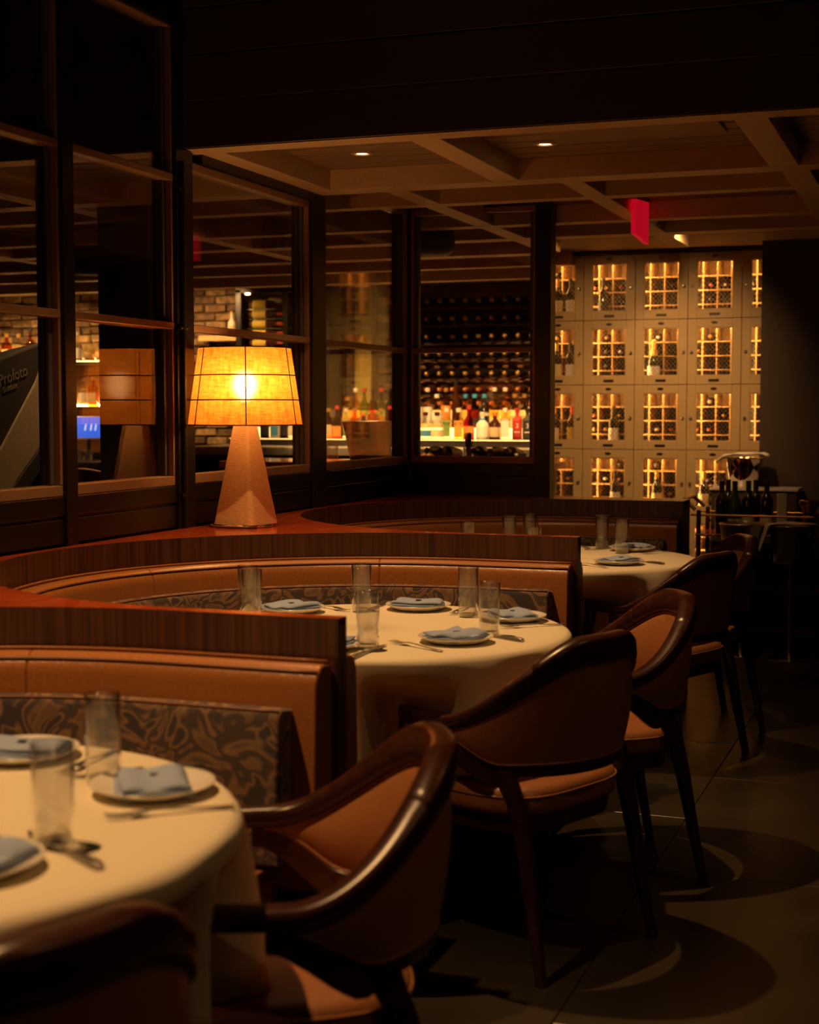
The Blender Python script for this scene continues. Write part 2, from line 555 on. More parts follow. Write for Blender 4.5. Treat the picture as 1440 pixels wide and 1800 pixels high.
def text(body, size, mat, loc, rot, parent=None, name='lettering', extrude=0.001, align='CENTER'):
    cu = bpy.data.curves.new(name, 'FONT')
    cu.body = body; cu.size = size; cu.extrude = extrude; cu.align_x = align; cu.align_y = 'CENTER'
    t = bpy.data.objects.new(name, cu)
    COL.objects.link(t)
    dg = bpy.context.evaluated_depsgraph_get()
    me = bpy.data.meshes.new_from_object(t.evaluated_get(dg))
    bpy.data.objects.remove(t)
    me.materials.clear(); me.materials.append(MATS[mat])
    o = bpy.data.objects.new(name, me)
    COL.objects.link(o)
    o.parent = parent
    o.location = loc
    o.rotation_euler = rot
    return o

# ------------------------------------------------------------------ the room
XR = 2.2
fl = struct('floor', 'dark polished stone tile floor')
MB().box(-9.0, XR, -1.0, YW, -0.06, -0.012).build('floor_bed', 'dark_board', fl)
tile0 = None
row = 0
y = -1.0
while y < 9.6:
    off = 0.0
    x = -2.62
    k = 0
    while x < XR - 0.1:
        yy = y + (0.6 if k % 2 else 0.0)
        if tile0 is None:
            tile0 = MB().box(-0.2988, 0.2988, -0.5988, 0.5988, -0.012, 0.0).build('floor_tile', 'floor_stone', fl, bevel=0.0015, seg=1)
            tile0.location = (x + 0.3, yy + 0.6, 0)
        else:
            share(tile0, parent=fl, loc=(x + 0.3, yy + 0.6, 0))
        x += 0.6
        k += 1
    y += 1.2
MB().box(-9.0, -2.62, -1.0, YW, -0.012, 0.0).build('bar_floor', 'dark_board', fl)

# plank ceiling with shallow coffers
ce = struct('ceiling', 'brown plank ceiling with shallow coffer beams')
pl0 = None
y = YB + 0.06
while y < YW - 0.05:
    if pl0 is None:
        pl0 = MB().box(-9.0, XR, -0.059, 0.059, 0.0, 0.02).build('plank', 'plank', ce)
        pl0.location = (0, y, ZC)
    else:
        share(pl0, parent=ce, loc=(0, y, ZC))
    y += 0.128
MB().box(-9.0, XR, YB, YW, ZC + 0.021, ZC + 0.08).build('ceiling_deck', 'dark_board', ce)
CROSS = [(YB, YB + 0.13), (5.96, 6.09), (6.52, 6.61), (7.37, 7.47), (7.96, 8.09), (8.75, 8.89), (9.5, 9.6), (10.4, 10.5)]
for i, (a, b) in enumerate(CROSS):
    x1 = XR if a < 8.5 else -2.35
    MB().box(-9.0, x1, a, b, ZB, ZC).build('beam', 'beam_paint', ce, bevel=0.002, seg=1)
LONG = [(-1.80, -1.69, YB + 0.13, 5.96), (-0.69, -0.58, YB + 0.13, 5.96), (0.5, 0.61, YB + 0.13, 5.96), (-2.64, -2.52, YB + 0.13, 5.96), (-4.0, -3.89, YB + 0.13, 5.96),
        (-1.545, -1.455, 6.09, 8.72), (-0.66, -0.55, 6.09, 8.72), (-2.32, -2.22, 6.09, 8.75), (-3.95, -3.85, 6.09, 8.75), (-5.6, -5.5, 6.09, 8.75), (-7.2, -7.1, 6.09, 8.75)]
for (x0, x1, a, b) in LONG:
    segs = [a] + [v for c in CROSS for v in c if a < v < b] + [b]
    for j in range(0, len(segs) - 1, 2):
        MB().box(x0, x1, segs[j], segs[j + 1], ZB + 0.001, ZC).build('beam', 'beam_paint', ce, bevel=0.002, seg=1)
# hatch panel set in the first bay
h = MB().box(-1.42, -0.80, 5.30, 5.60, ZC - 0.012, ZC).build('hatch_panel', 'plank', ce, bevel=0.002, seg=1)

hc = struct('ceiling_high', 'dark high ceiling over the dining area')
MB().box(-9.0, XR, -1.0, YB + 0.05, ZH, ZH + 0.06).build('ceiling_board', 'dark_board', hc)

bk = struct('wall_bulkhead', 'dark boarded bulkhead dropping to the low ceiling')
z = ZB
MB().box(-9.0, XR, YB + 0.02, YB + 0.10, ZB + 0.01, ZH).build('backing', 'shelf_black', bk)
k = 0
while z < ZH - 0.02:
    z1 = min(z + 0.163, ZH)
    MB().box(-9.0, XR, YB - 0.002, YB + 0.02, z + (0.003 if k else 0.0), z1 - 0.003).build('board', 'dark_board', bk, bevel=0.002, seg=1)
    z += 0.163
    k += 1

# walls
wb = struct('wall_back', 'dark brown painted wall beside the wine lockers')
MB().box(-1.115, XR, 9.35, 9.47, 0, ZC).build('wall_face', 'wall_paint', wb)
MB().box(-1.115, XR, 9.47, YW, 0, ZC).build('wall_core', 'dark_board', wb)
wbs = struct('wall_bar_side', 'side wall between bar and wine lockers')
MB().box(-2.70, -2.632, YL + 0.36, YW, 0, ZC).build('wall_face', 'wall_paint', wbs)
wl = struct('wall_locker_back')
MB().box(-2.63, -1.115, YL + 0.42, YW, 0, ZC).build('wall_face', 'dark_board', wl)
MB().box(-2.63, -1.115, YL - 0.02, YL + 0.42, 2.375, ZC).build('wall_soffit', 'wall_paint', wl)
MB().box(-2.63, -1.115, YL + 0.03, YL + 0.42, 0.0, 0.28).build('plinth', 'black_paint', wl)
wr = struct('wall_right')
MB().box(XR, XR + 0.1, -1.0, YW, 0, ZH).build('wall_face', 'dark_board', wr)
wf = struct('wall_front')
MB().box(-9.0, XR, -1.1, -1.0, 0, ZH).build('wall_face', 'dark_board', wf)
wlf = struct('wall_left')
MB().box(-9.1, -9.0, -1.0, YW, 0, ZH).build('wall_face', 'dark_board', wlf)

# bar back wall, brick where it shows
bw = struct('wall_bar_back', 'rough brick wall behind the bar')
MB().box(-9.0, -2.63, YW + 0.03, YW + 0.1, 0, ZC).build('mortar_bed', 'mortar', bw)
rb = random.Random(3)
def brick_mesh(i):
    r = random.Random(50 + i)
    m = MB()
    j = lambda a: a + r.uniform(-0.006, 0.006)
    m.add([(j(-.096), -.0, j(-.030)), (j(.096), -.0, j(-.030)), (j(.096), -.0, j(.030)), (j(-.096), -.0, j(.030)),
           (-.098, .05, -.031), (.098, .05, -.031), (.098, .05, .031), (-.098, .05, .031)],
          [(0, 1, 2, 3), (4, 7, 6, 5), (0, 4, 5, 1), (1, 5, 6, 2), (2, 6, 7, 3), (3, 7, 4, 0)])
    return m
protos = []
for i in range(5):
    protos.append(brick_mesh(i).build('brick', 'brick', bw, bevel=0.007, seg=1))
nb = 0
for (xa, xb, za, zb) in [(-6.50, -5.52, 0.93, 2.40), (-8.35, -6.85, 1.76, 2.40), (-4.50, -4.20, 1.10, 2.40)]:
    r_i = 0
    z = za
    while z < zb - 0.03:
        x = xa + (0.1 if r_i % 2 else 0.0)
        while x < xb:
            src = protos[nb % 5]
            o = src if nb < 5 else share(src, parent=bw)
            o.location = (x + 0.1, YW - 0.012 + rb.uniform(-0.012, 0.012), z + 0.035)
            nb += 1
            x += 0.205
        z += 0.071
        r_i += 1
ys = struct('trim_1', 'yellow plastered pilaster on the bar back wall')
MB().box(-4.66, -4.515, YW - 0.10, YW + 0.03, 1.08, ZC).build('pilaster', 'yellow_plaster', ys, bevel=0.004)

# square column in the bar
colm = struct('trim_2', 'square dark column standing behind the glazed partition')
MB().box(-3.76, -3.495, 6.11, 6.36, 0, ZC).build('column_shaft', 'wall_paint', colm, bevel=0.004)
MB().lathe([(0.20, ZC - 0.02), (0.20, ZC)], 28, (-3.63, 6.235, 0)).build('column_top_shade', 'dark_board', colm, smooth='auto')  # dark disc standing in for the oval shadow at the column top

# ------------------------------------------------------------------ glazed partition
pt = struct('wall_partition', 'black panelled base and posts of the glazed partition')
ZG0 = 1.141
# base panels below the glass, one for each bay
BAYS = [(3.07, 4.03), (4.11, 4.77), (4.895, 5.97), (6.12, 7.20)]
for (a, b) in BAYS:
    MB().box(XP - 0.04, XP + 0.03, a - 0.05, b + 0.05, 0, ZG0 - 0.035).build('base_panel', 'black_paint', pt)
    MB().box(XP + 0.03, XP + 0.042, a - 0.03, b + 0.03, 1.045, ZG0 - 0.035).build('base_board', 'black_paint', pt, bevel=0.003)
    MB().box(XP + 0.03, XP + 0.038, a - 0.03, b + 0.03, 0.955, 1.035).build('base_board', 'black_paint', pt, bevel=0.003)
pe = struct('wall_partition_end', 'black panelled base and end post of the return of the partition')
MB().box(XP + 0.05, -1.88, YD - 0.03, YD + 0.04, 0, ZG0 - 0.035).build('base_panel', 'black_paint', pe)
MB().box(XP + 0.04, -1.885, YD - 0.042, YD - 0.03, 1.045, ZG0 - 0.035).build('base_board', 'black_paint', pe, bevel=0.003)
for (a, b, zt) in [(2.99, 3.07, 3.1), (4.045, 4.11, ZH - 0.01), (4.77, 4.895, ZH - 0.01), (5.97, 6.12, ZB), (7.20, 7.30, ZC)]:
    if a in (4.77,): zt = ZB - 0.003
    MB().box(XP - 0.05, XP + 0.05, a, b, 0, zt).build('post', 'black_paint', pt, bevel=0.003)
MB().box(XP - 0.05, XP + 0.05, 4.77, YB - 0.006, ZB, ZH - 0.01).build('post', 'black_paint', pt, bevel=0.003)
MB().box(-1.955, -1.875, YD - 0.05, YD + 0.05, 0, ZC).build('post', 'black_paint', pe, bevel=0.003)
# headers
MB().box(XP - 0.05, XP + 0.05, 2.99, 4.77, 2.725, 2.92).build('header', 'black_paint', pt, bevel=0.003)
MB().box(XP - 0.05, XP + 0.05, 4.97, 5.97, 2.275, ZB).build('header', 'black_paint', pt, bevel=0.003)
MB().box(XP - 0.05, XP + 0.05, 6.61, 7.20, 2.39, ZC - 0.001).build('header', 'black_paint', pt, bevel=0.003)
MB().box(XP + 0.05, -1.955, YD - 0.05, YD + 0.05, 2.385, ZC).build('header', 'black_paint', pe, bevel=0.003)
# bolt rod beside the post
rod = MB().tube([(XP + 0.056, 4.80, ZL + 0.003), (XP + 0.056, 4.80, 2.26)], 0.011, 10).build('bolt_rod', 'black_paint', pt, smooth='auto')
for z in (1.07, 1.67, 2.16):
    MB().tube([(XP + 0.045, 4.80, z), (XP + 0.056, 4.80, z)], 0.008, 8).tube([(XP + 0.056, 4.775, z), (XP + 0.056, 4.83, z)], 0.007, 8).build('rod_bracket', 'black_paint', pt, smooth='auto')

def window(idx, label, p0, p1, z0, z1, bars, along, plane, side):
    """glazed light; along 'y' (in plane x=plane) or 'x' (in plane y=plane)"""
    w = struct('window_%d' % idx, label)
    def bx(a, b, d0, d1, za, zb):
        if along == 'y': return MB().box(plane + d0, plane + d1, a, b, za, zb)
        return MB().box(a, b, plane - d1, plane - d0, za, zb)
    fr = 0.034
    bx(p0, p1, -0.022, 0.036, z0 - 0.035, z0).build('bottom_rail', 'bronze', w, bevel=0.003)
    bx(p0, p1, -0.022, 0.036, z1, z1 + 0.03).build('top_rail', 'bronze', w, bevel=0.003)
    for (a, b) in ((p0, p0 + fr), (p1 - fr, p1)):
        bx(a, b, -0.022, 0.014, z0, z1).build('stile', 'steel_grey', w, bevel=0.003)
        aa, bb = (a, a + 0.014) if a == p0 else (b - 0.014, b)
        bx(aa, bb, 0.014, 0.036, z0, z1).build('stile_bead', 'bronze', w, bevel=0.002)
    zz = [z0] + [v for bar in bars for v in (bar - 0.013, bar + 0.013)] + [z1]
    for bar in bars:
        bx(p0 + 0.004, p1 - 0.004, -0.012, 0.040, bar - 0.013, bar + 0.013).build('glazing_bar', 'bronze', w, bevel=0.003)
    for k in range(0, len(zz), 2):
        bx(p0 + fr, p1 - fr, -0.004, 0.004, zz[k], zz[k + 1]).build('pane', 'pane_glass', w)
    return w
window(1, 'tall glazed leaf with bronze bars showing the softbox behind it', 3.07, 4.045, ZG0, 2.72, [1.676, 2.20], 'y', XP, 1)
window(2, 'tall narrow glazed leaf with bronze bars mirroring the lit lamp', 4.11, 4.77, ZG0, 2.72, [1.676, 2.20], 'y', XP, 1)
window(3, 'two-pane partition window behind the table lamp', 4.895, 5.97, ZG0, 2.245, [1.676], 'y', XP, 1)
window(4, 'two-pane partition window in front of the champagne bucket', 6.12, 7.20, ZG0, 2.36, [1.676], 'y', XP, 1)
window(5, 'two-pane end window showing the rows of racked bottles', XP + 0.05, -1.955, ZG0, 2.355, [1.676], 'x', YD, 1)

# light switch on the back wall
sw = thing('light_switch', 'small pale switch plate on the dark brown wall', 'light switch', (-0.735, 9.346, 1.98))
MB().box(-0.035, 0.035, -0.006, 0.003, -0.06, 0.06).build('plate', 'locker_paint', sw, bevel=0.003)
for dz in (-0.025, 0.025):
    MB().box(-0.012, 0.012, -0.012, -0.006, dz - 0.012, dz + 0.012).build('rocker', 'label_cream', sw, bevel=0.002)

# ------------------------------------------------------------------ ceiling fittings
def downlight(loc, lit, label):
    d = thing('downlight', label, 'downlight', loc, group='downlights in the plank ceiling')
    MB().lathe([(0.046, 0.0), (0.046, -0.004), (0.030, -0.006), (0.024, 0.0)], 24, caps=False).build('trim_ring', 'beam_paint', d, smooth='auto')
    MB().lathe([(0.001, 0.0), (0.023, 0.0), (0.023, -0.002), (0.001, -0.002)], 20).build('lens', 'lens_glow', d)
    return d
for i, (x, y) in enumerate(DOWN_XY):
    downlight((x, y, ZC), True, 'round recessed downlight glowing in the plank ceiling; those over the bar are added')
for (x, y) in SPOT_XY + AISLE_FILL_XY:
    d = thing('ceiling_spotlight', 'recessed spotlight in the dark high ceiling; the aisle pair is added fill', 'spotlight', (x, y, ZH), group='spotlights in the high ceiling')
    MB().lathe([(0.06, 0.0), (0.06, -0.006), (0.045, -0.008), (0.042, 0.0)], 24, caps=False).build('trim_ring', 'beam_paint', d, smooth='auto')
    MB().lathe([(0.001, -0.0005), (0.042, -0.0005), (0.042, -0.002), (0.001, -0.002)], 20).build('lens', 'lens_glow', d)

ex = thing('exit_sign', 'glowing red panel sign hanging from the plank ceiling', 'exit sign', (-1.432, 7.02, ZC))
MB().prism([(0.0, -0.035), (0.32, -0.012), (0.32, -0.215), (0.0, -0.195)], -0.012, 0.012, axis='x').build('panel', 'exit_red', ex, bevel=0.003)
MB().prism([(-0.004, -0.012), (0.324, -0.001), (0.324, -0.014), (-0.004, -0.037)], -0.016, 0.016, axis='x').build('top_bar', 'capsule_red', ex, bevel=0.002)
MB().box(-0.008, 0.008, 0.05, 0.27, -0.012, 0.0).build('hanger', 'dull_steel', ex)

def speaker(loc, label):
    s = thing('pendant_speaker', label, 'speaker', loc)
    MB().lathe([(0.03, 0.0), (0.10, -0.008), (0.132, -0.04), (0.14, -0.09), (0.136, -0.145), (0.11, -0.168), (0.02, -0.172)], 32).build('housing', 'rubber', s, smooth=True)
    MB().tube([(0, 0, 0.0), (0, 0, ZC - loc[2])], 0.006, 8).build('cable', 'rubber', s)
    MB().lathe([(0.04, ZC - loc[2] - 0.012), (0.04, ZC - loc[2])], 20).build('canopy', 'rubber', s, smooth='auto')
speaker((-2.685, 7.715, 2.38), 'black drum speaker hanging behind the end window of the partition')
speaker((-4.75, 7.62, 2.33), 'black drum speaker hanging beside the dark square column')

tl = thing('track_light', 'small pale track spotlight under the bar ceiling', 'track light', (-6.35, 8.45, ZB))
MB().lathe([(0.012, 0.0), (0.012, -0.06)], 12).build('stem', 'rubber', tl)
MB().lathe([(0.02, -0.12), (0.06, -0.10), (0.055, -0.06), (0.03, -0.055)], 20).build('head', 'sconce_shell', tl, smooth=True)

# ------------------------------------------------------------------ booths
RW = 1.022            # inner face of the wood
def upath(r, yc, xe, n=40):
    """U-shaped path, from the near aisle end round the back to the far aisle end"""
    pts = []
    for k in range(6): pts.append((xe + (XC - xe) * k / 6.0, yc - r))
    for k in range(n + 1):
        a = -PI / 2 - PI * k / n
        pts.append((XC + r * math.cos(a), yc + r * math.sin(a)))
    for k in range(1, 7): pts.append((XC + (xe - XC) * k / 6.0, yc + r))
    return pts

def usweep(prof, yc, xe, t0=0.0, t1=1.0, n=40, wav=None):
    """sweep a closed (r, z) profile along part of the U"""
    m = MB()
    cnt = n + 13
    i0, i1 = int(round(t0 * (cnt - 1))), int(round(t1 * (cnt - 1)))
    paths = [upath(r, yc, xe, n) for (r, z) in prof]
    rings = [[(paths[j][i][0], paths[j][i][1], prof[j][1]) for j in range(len(prof))] for i in range(i0, i1 + 1)]
    m.loft(rings)
    return m

def rounded(r0, r1, z0, z1, rad, n=5, bulge=0.0):
    """rounded profile: r0 outer (towards wood), r1 inner (towards table)"""
    pts = [(r0, z0), (r0, z1 - 0.01)]
    for k in range(n + 1):
        a = PI / 2 + (PI / 2) * k / n
        pts.append((r1 + rad + rad * math.cos(a), z1 - rad + rad * math.sin(a)))
    pts.append((r1 - bulge, (z0 + z1) / 2))
    pts.append((r1, z0))
    return pts

BOOTH_LABELS = [
    'curved tan leather booth with wooden back, farthest from the wine lockers',
    'curved tan leather booth whose wooden ledge carries the lit table lamp',
    'curved tan leather booth with wooden back next to the wine lockers']
for bi, yc in enumerate(YC):
    bt = thing('booth', BOOTH_LABELS[bi], 'booth', (0, 0, 0), group='curved booths along the partition')
    ye0, ye1 = yc - S / 2 + 0.0015, yc + S / 2 - 0.0015
    if bi == 2: ye1 = YD - 0.052
    xw = XP + 0.052
    U = upath(RW, yc, XE, 48)
    U2 = upath(RW + 0.004, yc, XE, 48)
    def outer(p):
        x, y = p
        if x >= XC: return (x, ye0 if y < yc else ye1)
        dx, dy = x - XC, y - yc
        t = 1e9
        if dx < -1e-9: t = min(t, (xw - XC) / dx)
        if dy > 1e-9: t = min(t, (ye1 - yc) / dy)
        if dy < -1e-9: t = min(t, (ye0 - yc) / dy)
        t = max(t, 1.002)
        return (max(XC + dx * t, xw), yc + dy * t)
    O = [outer(p) for p in U]
    # snap the nearest points to the true corners
    for cx, cy in ((xw, ye0), (xw, ye1)):
        k = min(range(len(O)), key=lambda i: (O[i][0] - cx) ** 2 + (O[i][1] - cy) ** 2)
        O[k] = (cx, cy)
    m = MB()
    rings = [[(U2[i][0], U2[i][1], ZL), (O[i][0], O[i][1], ZL), (O[i][0], O[i][1], ZL - 0.016), (U2[i][0], U2[i][1], ZL - 0.016)] for i in range(len(U))]
    m.loft(rings)
    led = m.build('ledge', 'ledge_wood', bt)
    m = MB()
    rings = [[(U[i][0], U[i][1], 0.0), (U[i][0], U[i][1], ZL - 0.0005), (U2[i][0], U2[i][1], ZL - 0.0005), (U2[i][0], U2[i][1], 0.0)] for i in range(len(U))]
    m.loft(rings).build('back_panel', 'veneer', bt, smooth='auto', angle=30)
    for (a, b) in ((ye0, yc - RW - 0.004), (yc + RW + 0.004, ye1)):
        MB().box(XE - 0.012, XE, a, b, 0.0, ZL - 0.0005).build('end_panel', 'veneer', bt, bevel=0.0015, seg=1)
        MB().box(XC, XE - 0.012, a, b, 0.0, ZL - 0.0165).build('arm_core', 'dark_board', bt)
    # seat
    seat = usweep(rounded(0.935, 0.50, 0.36, 0.465, 0.03), yc, XE - 0.10)
    seat.build('seat_cushion', 'leather', bt, smooth='auto', angle=50)
    usweep([(0.90, 0.0), (0.90, 0.358), (0.545, 0.358), (0.545, 0.0)], yc, XE - 0.11).build('seat_base', 'veneer', bt, smooth='auto')
    # leather back, in sewn sections
    cuts = [0.0, 0.20, 0.40, 0.60, 0.80, 1.0]
    xl = XE - 0.012
    for k in range(5):
        e = 0.0
        o = usweep(rounded(1.018, 0.935, 0.40, 0.862, 0.045, 6, 0.006), yc, xl, cuts[k], cuts[k + 1], 40)
        o.build('back_section', 'leather', bt, smooth='auto', angle=50, bevel=0.004, seg=2)
    # piping along the top of the leather
    pth = [(x, y, 0.850) for (x, y) in upath(0.946, yc, xl - 0.003, 40)]
    MB().tube(pth, 0.0035, 6).build('piping', 'piping_dark', bt, smooth=True)
    pth = [(x, y, 0.8645) for (x, y) in upath(1.000, yc, xl - 0.003, 40)]
    MB().tube(pth, 0.0035, 6).build('piping', 'leather', bt, smooth=True)
    # patterned lumbar cushion
    usweep(rounded(0.934, 0.865, 0.466, 0.786, 0.022, 4, 0.010), yc, XE - 0.062).build('lumbar_cushion', 'floral', bt, smooth='auto', angle=50, bevel=0.006)
    pth = [(x, y, 0.781) for (x, y) in upath(0.872, yc, XE - 0.066, 40)]
    MB().tube(pth, 0.003, 6).build('lumbar_piping', 'piping_dark', bt, smooth=True)

# ------------------------------------------------------------------ tables, cloths
TC = [(-1.515, 1.815), (-1.515, 3.905), (-1.50, 6.06)]
TN = ['the round table farthest from the wine lockers', 'the round table in the booth with the lamp', 'the round table next to the wine lockers']
RT = 0.542
CHPOS = [((-1.125, 1.455), 158), ((-1.055, 2.280), 208), ((-1.045, 3.715), 157), ((-1.000, 4.395), 210), ((-1.085, 5.920), 158), ((-1.080, 6.550), 208)]
def smooth_step(t):
    t = max(0.0, min(1.0, t))
    return t * t * (3 - 2 * t)
def dents(cx, cy, pair):
    """where the chair arms press the hanging cloth inwards: (angle, radius)"""
    out = []
    for ((x, y), rz) in pair:
        c, s_ = math.cos(R(rz)), math.sin(R(rz))
        for k in range(8):
            for sg in (-1, 1):
                lx, ly = 0.02 + 0.17 * k / 7, sg * 0.278
                px, py = x + lx * c - ly * s_ - cx, y + lx * s_ + ly * c - cy
                r = math.hypot(px, py)
                if r < RT + 0.07: out.append((math.atan2(py, px), r - 0.036))
    return out
def cloth_mesh(seed, dn):
    r = random.Random(seed)
    n = 144
    ph = [r.uniform(0, 2 * PI) for _ in range(4)]
    rings = []
    prof = [(0.0001, 0.0, 0), (0.18, 0.0, 0), (0.36, 0.0, 0), (0.50, 0.0, 0), (RT - 0.012, -0.0005, 0), (RT - 0.002, -0.005, 0), (RT + 0.004, -0.014, 0.05), (RT + 0.008, -0.04, 0.2),
            (RT + 0.012, -0.08, 0.45), (RT + 0.016, -0.13, 0.7), (RT + 0.020, -0.19, 0.9), (RT + 0.024, -0.25, 1.0), (RT + 0.028, -0.30, 1.1)]
    m = MB()
    for (rr, dz, f) in prof:
        ring = []
        for k in range(n):
            a = 2 * PI * k / n
            w = 0.55 * math.sin(9 * a + ph[0]) + 0.35 * math.sin(14 * a + ph[1]) + 0.3 * math.sin(5 * a + ph[2])
            w = math.copysign(abs(w) ** 0.8, w)
            q = rr + 0.040 * f * w
            k_in = smooth_step((-dz - 0.035) / 0.085)
            if k_in > 0:
                q0 = q
                for (da, dr) in dn:
                    e = abs((a - da + PI) % (2 * PI) - PI)
                    if e < 0.19 and dr < q0: q = min(q, q0 + (dr - q0) * k_in * (1 - smooth_step((e - 0.055) / 0.135)))
            ring.append((q * math.cos(a), q * math.sin(a), dz - 0.006 * f * math.cos(4 * a + ph[3])))
        rings.append(ring)
    m.loft(rings, caps=False)
    return m
for i, (cx, cy) in enumerate(TC):
    t = thing('round_table', 'round pedestal table under a cream cloth: ' + ['farthest from the wine lockers', 'in the booth with the lamp', 'next to the wine lockers'][i], 'table', (cx, cy, 0), group='round booth tables')
    MB().lathe([(0.02, ZT - 0.034), (RT - 0.006, ZT - 0.034), (RT - 0.006, ZT - 0.008), (0.02, ZT - 0.008)], 48).build('table_top', 'chair_wood', t, smooth='auto')
    MB().lathe([(0.045, 0.03), (0.04, 0.1), (0.04, 0.65), (0.09, ZT - 0.034)], 24).build('pedestal', 'black_paint', t, smooth='auto')
    MB().lathe([(0.27, 0.0), (0.27, 0.012), (0.10, 0.03), (0.045, 0.04)], 36).build('base', 'black_paint', t, smooth='auto')
    c = cloth_mesh(11 + i, dents(cx, cy, CHPOS[2 * i:2 * i + 2])).build('tablecloth', 'cream_cloth', None, smooth=True)
    c.location = (cx, cy, ZT - 0.003)
    md = c.modifiers.new('solid', 'SOLIDIFY'); md.thickness = 0.0025; md.offset = 1
    tag(c, 'cream cloth hanging over ' + TN[i], 'tablecloth', 'cream tablecloths')
ZS = ZT + 0.0005      # surface of the cloth

# ------------------------------------------------------------------ table settings
def make_plate():
    p = thing('plate', 'x', 'plate')
    prof = [(0.001, 0.004), (0.060, 0.004), (0.068, 0.007), (0.096, 0.016), (0.1005, 0.0185), (0.1005, 0.0165), (0.070, 0.002), (0.060, 0.0), (0.001, 0.0)]
    MB().lathe(prof, 48, caps=False).build('dish', 'china', p, smooth=True)
    return p
def make_napkin(seed):
    r = random.Random(seed)
    nk = thing('napkin', 'x', 'napkin')
    nx, ny = 14, 10
    for lay in range(3):
        m = MB()
        L, W = 0.156 - 0.005 * lay, 0.116 - 0.004 * lay
        z0 = 0.0105 + 0.0065 * lay
        ph = r.uniform(0, 6)
        top, bot = [], []
        for i in range(nx + 1):
            for j in range(ny + 1):
                u, v = i / nx - 0.5, j / ny - 0.5
                wav = 0.0022 * math.sin(7 * u + ph) + 0.0018 * math.sin(9 * v + ph * 2) * (1 + lay * 0.5)
                ed = min(0.5 - abs(u), 0.5 - abs(v))
                th = 0.006 * min(1.0, 0.25 + ed * 9)
                x, y = u * L + 0.004 * math.sin(6 * v + ph), v * W + 0.003 * math.sin(5 * u + ph)
                top.append((x, y, z0 + th + wav * (lay / 2.0)))
                bot.append((x, y, z0 - 0.0005 + wav * (lay / 2.0) * 0.6))
        n = len(top)
        fs = []
        w1 = ny + 1
        for i in range(nx):
            for j in range(ny):
                a = i * w1 + j
                fs.append((a, a + w1, a + w1 + 1, a + 1))
                fs.append((n + a, n + a + 1, n + a + w1 + 1, n + a + w1))
        bd = [(i * w1) for i in range(nx + 1)] + [nx * w1 + j for j in range(1, ny + 1)] + [i * w1 + ny for i in range(nx - 1, -1, -1)] + [j for j in range(ny - 1, 0, -1)]
        for k in range(len(bd)):
            a, b = bd[k], bd[(k + 1) % len(bd)]
            fs.append((a, b, n + b, n + a))
        m.add(top + bot, fs)
        m.build('fold', 'napkin', nk, smooth=True)
    MB().box(-0.008, 0.008, -0.018, 0.004, 0.0290, 0.0302).build('woven_mark', 'napkin_mark', nk)
    return nk
def make_fork():
    f = thing('fork', 'x', 'fork')
    m = MB()
    prof = [(-0.100, 0.0055, 0.0012), (-0.085, 0.0065, 0.0015), (-0.04, 0.0042, 0.0035), (0.010, 0.0032, 0.0070), (0.030, 0.0040, 0.0075), (0.042, 0.0095, 0.0060), (0.055, 0.0125, 0.0040), (0.060, 0.0125, 0.0036)]
    m.loft([[(x, -w, z), (x, w, z), (x, w, z + 0.0018), (x, -w, z + 0.0018)] for (x, w, z) in prof])
    m.build('handle', 'cutlery', f, smooth='auto', bevel=0.0005, seg=1)
    for k in range(4):
        yy = -0.0106 + 0.0071 * k
        MB().loft([[(x, yy - w, z), (x, yy + w, z), (x, yy + w, z + 0.0014), (x, yy - w, z + 0.0014)] for (x, w, z) in [(0.058, 0.0018, 0.0038), (0.075, 0.0016, 0.0030), (0.092, 0.0013, 0.0045), (0.100, 0.0008, 0.0065)]]).build('tine', 'cutlery', f)
    return f
def make_knife():
    f = thing('knife', 'x', 'knife')
    MB().loft([[(x, -w, 0.0005), (x, w, 0.0005), (x, w * 0.8, 0.0005 + h), (x, -w * 0.8, 0.0005 + h)] for (x, w, h) in [(-0.115, 0.0065, 0.007), (-0.10, 0.0085, 0.009), (-0.05, 0.0075, 0.008), (-0.025, 0.006, 0.006), (-0.018, 0.005, 0.004)]]).build('handle', 'dull_steel', f, smooth='auto', bevel=0.001)
    MB().loft([[(x, y0, 0.0022), (x, y1, 0.0022), (x, y1, 0.0036), (x, y0, 0.0036)] for (x, y0, y1) in [(-0.018, -0.005, 0.004), (0.0, -0.008, 0.006), (0.05, -0.0085, 0.0075), (0.09, -0.008, 0.006), (0.108, -0.0065, -0.001), (0.112, -0.006, -0.004)]]).build('blade', 'cutlery', f, smooth='auto')
    return f
def make_glass():
    g = thing('highball_glass', 'x', 'drinking glass')
    ro, ri, H = 0.0285, 0.0268, 0.147
    MB().lathe([(ro - 0.004, 0.0), (ro, 0.002), (ro + 0.0006, 0.05), (ro + 0.002, H - 0.001), (ro + 0.0012, H), (ri + 0.0014, H - 0.001), (ri, 0.05), (ri - 0.002, 0.014), (ri - 0.010, 0.011), (0.001, 0.0105)], 40, caps=False).build('wall', 'tumbler_glass', g, smooth=True)
    MB().lathe([(0.001, 0.0095), (ri - 0.006, 0.0095), (ri - 0.001, 0.005), (ro - 0.006, 0.001), (0.001, 0.001)], 32, caps=False).build('thick_base', 'tumbler_glass', g, smooth=True)
    return g
P0, F0, K0, G0 = make_plate(), make_fork(), make_knife(), make_glass()
N0 = [make_napkin(s) for s in (1, 2, 3)]
used = {}
def place(proto, loc, rz, label, group):
    if proto.name not in used:
        used[proto.name] = 1
        proto.location = loc; proto.rotation_euler = (0, 0, rz)
        proto['label'] = label; proto['group'] = group
        return proto
    return copy_tree(proto, None, loc, (0, 0, rz), label, group)

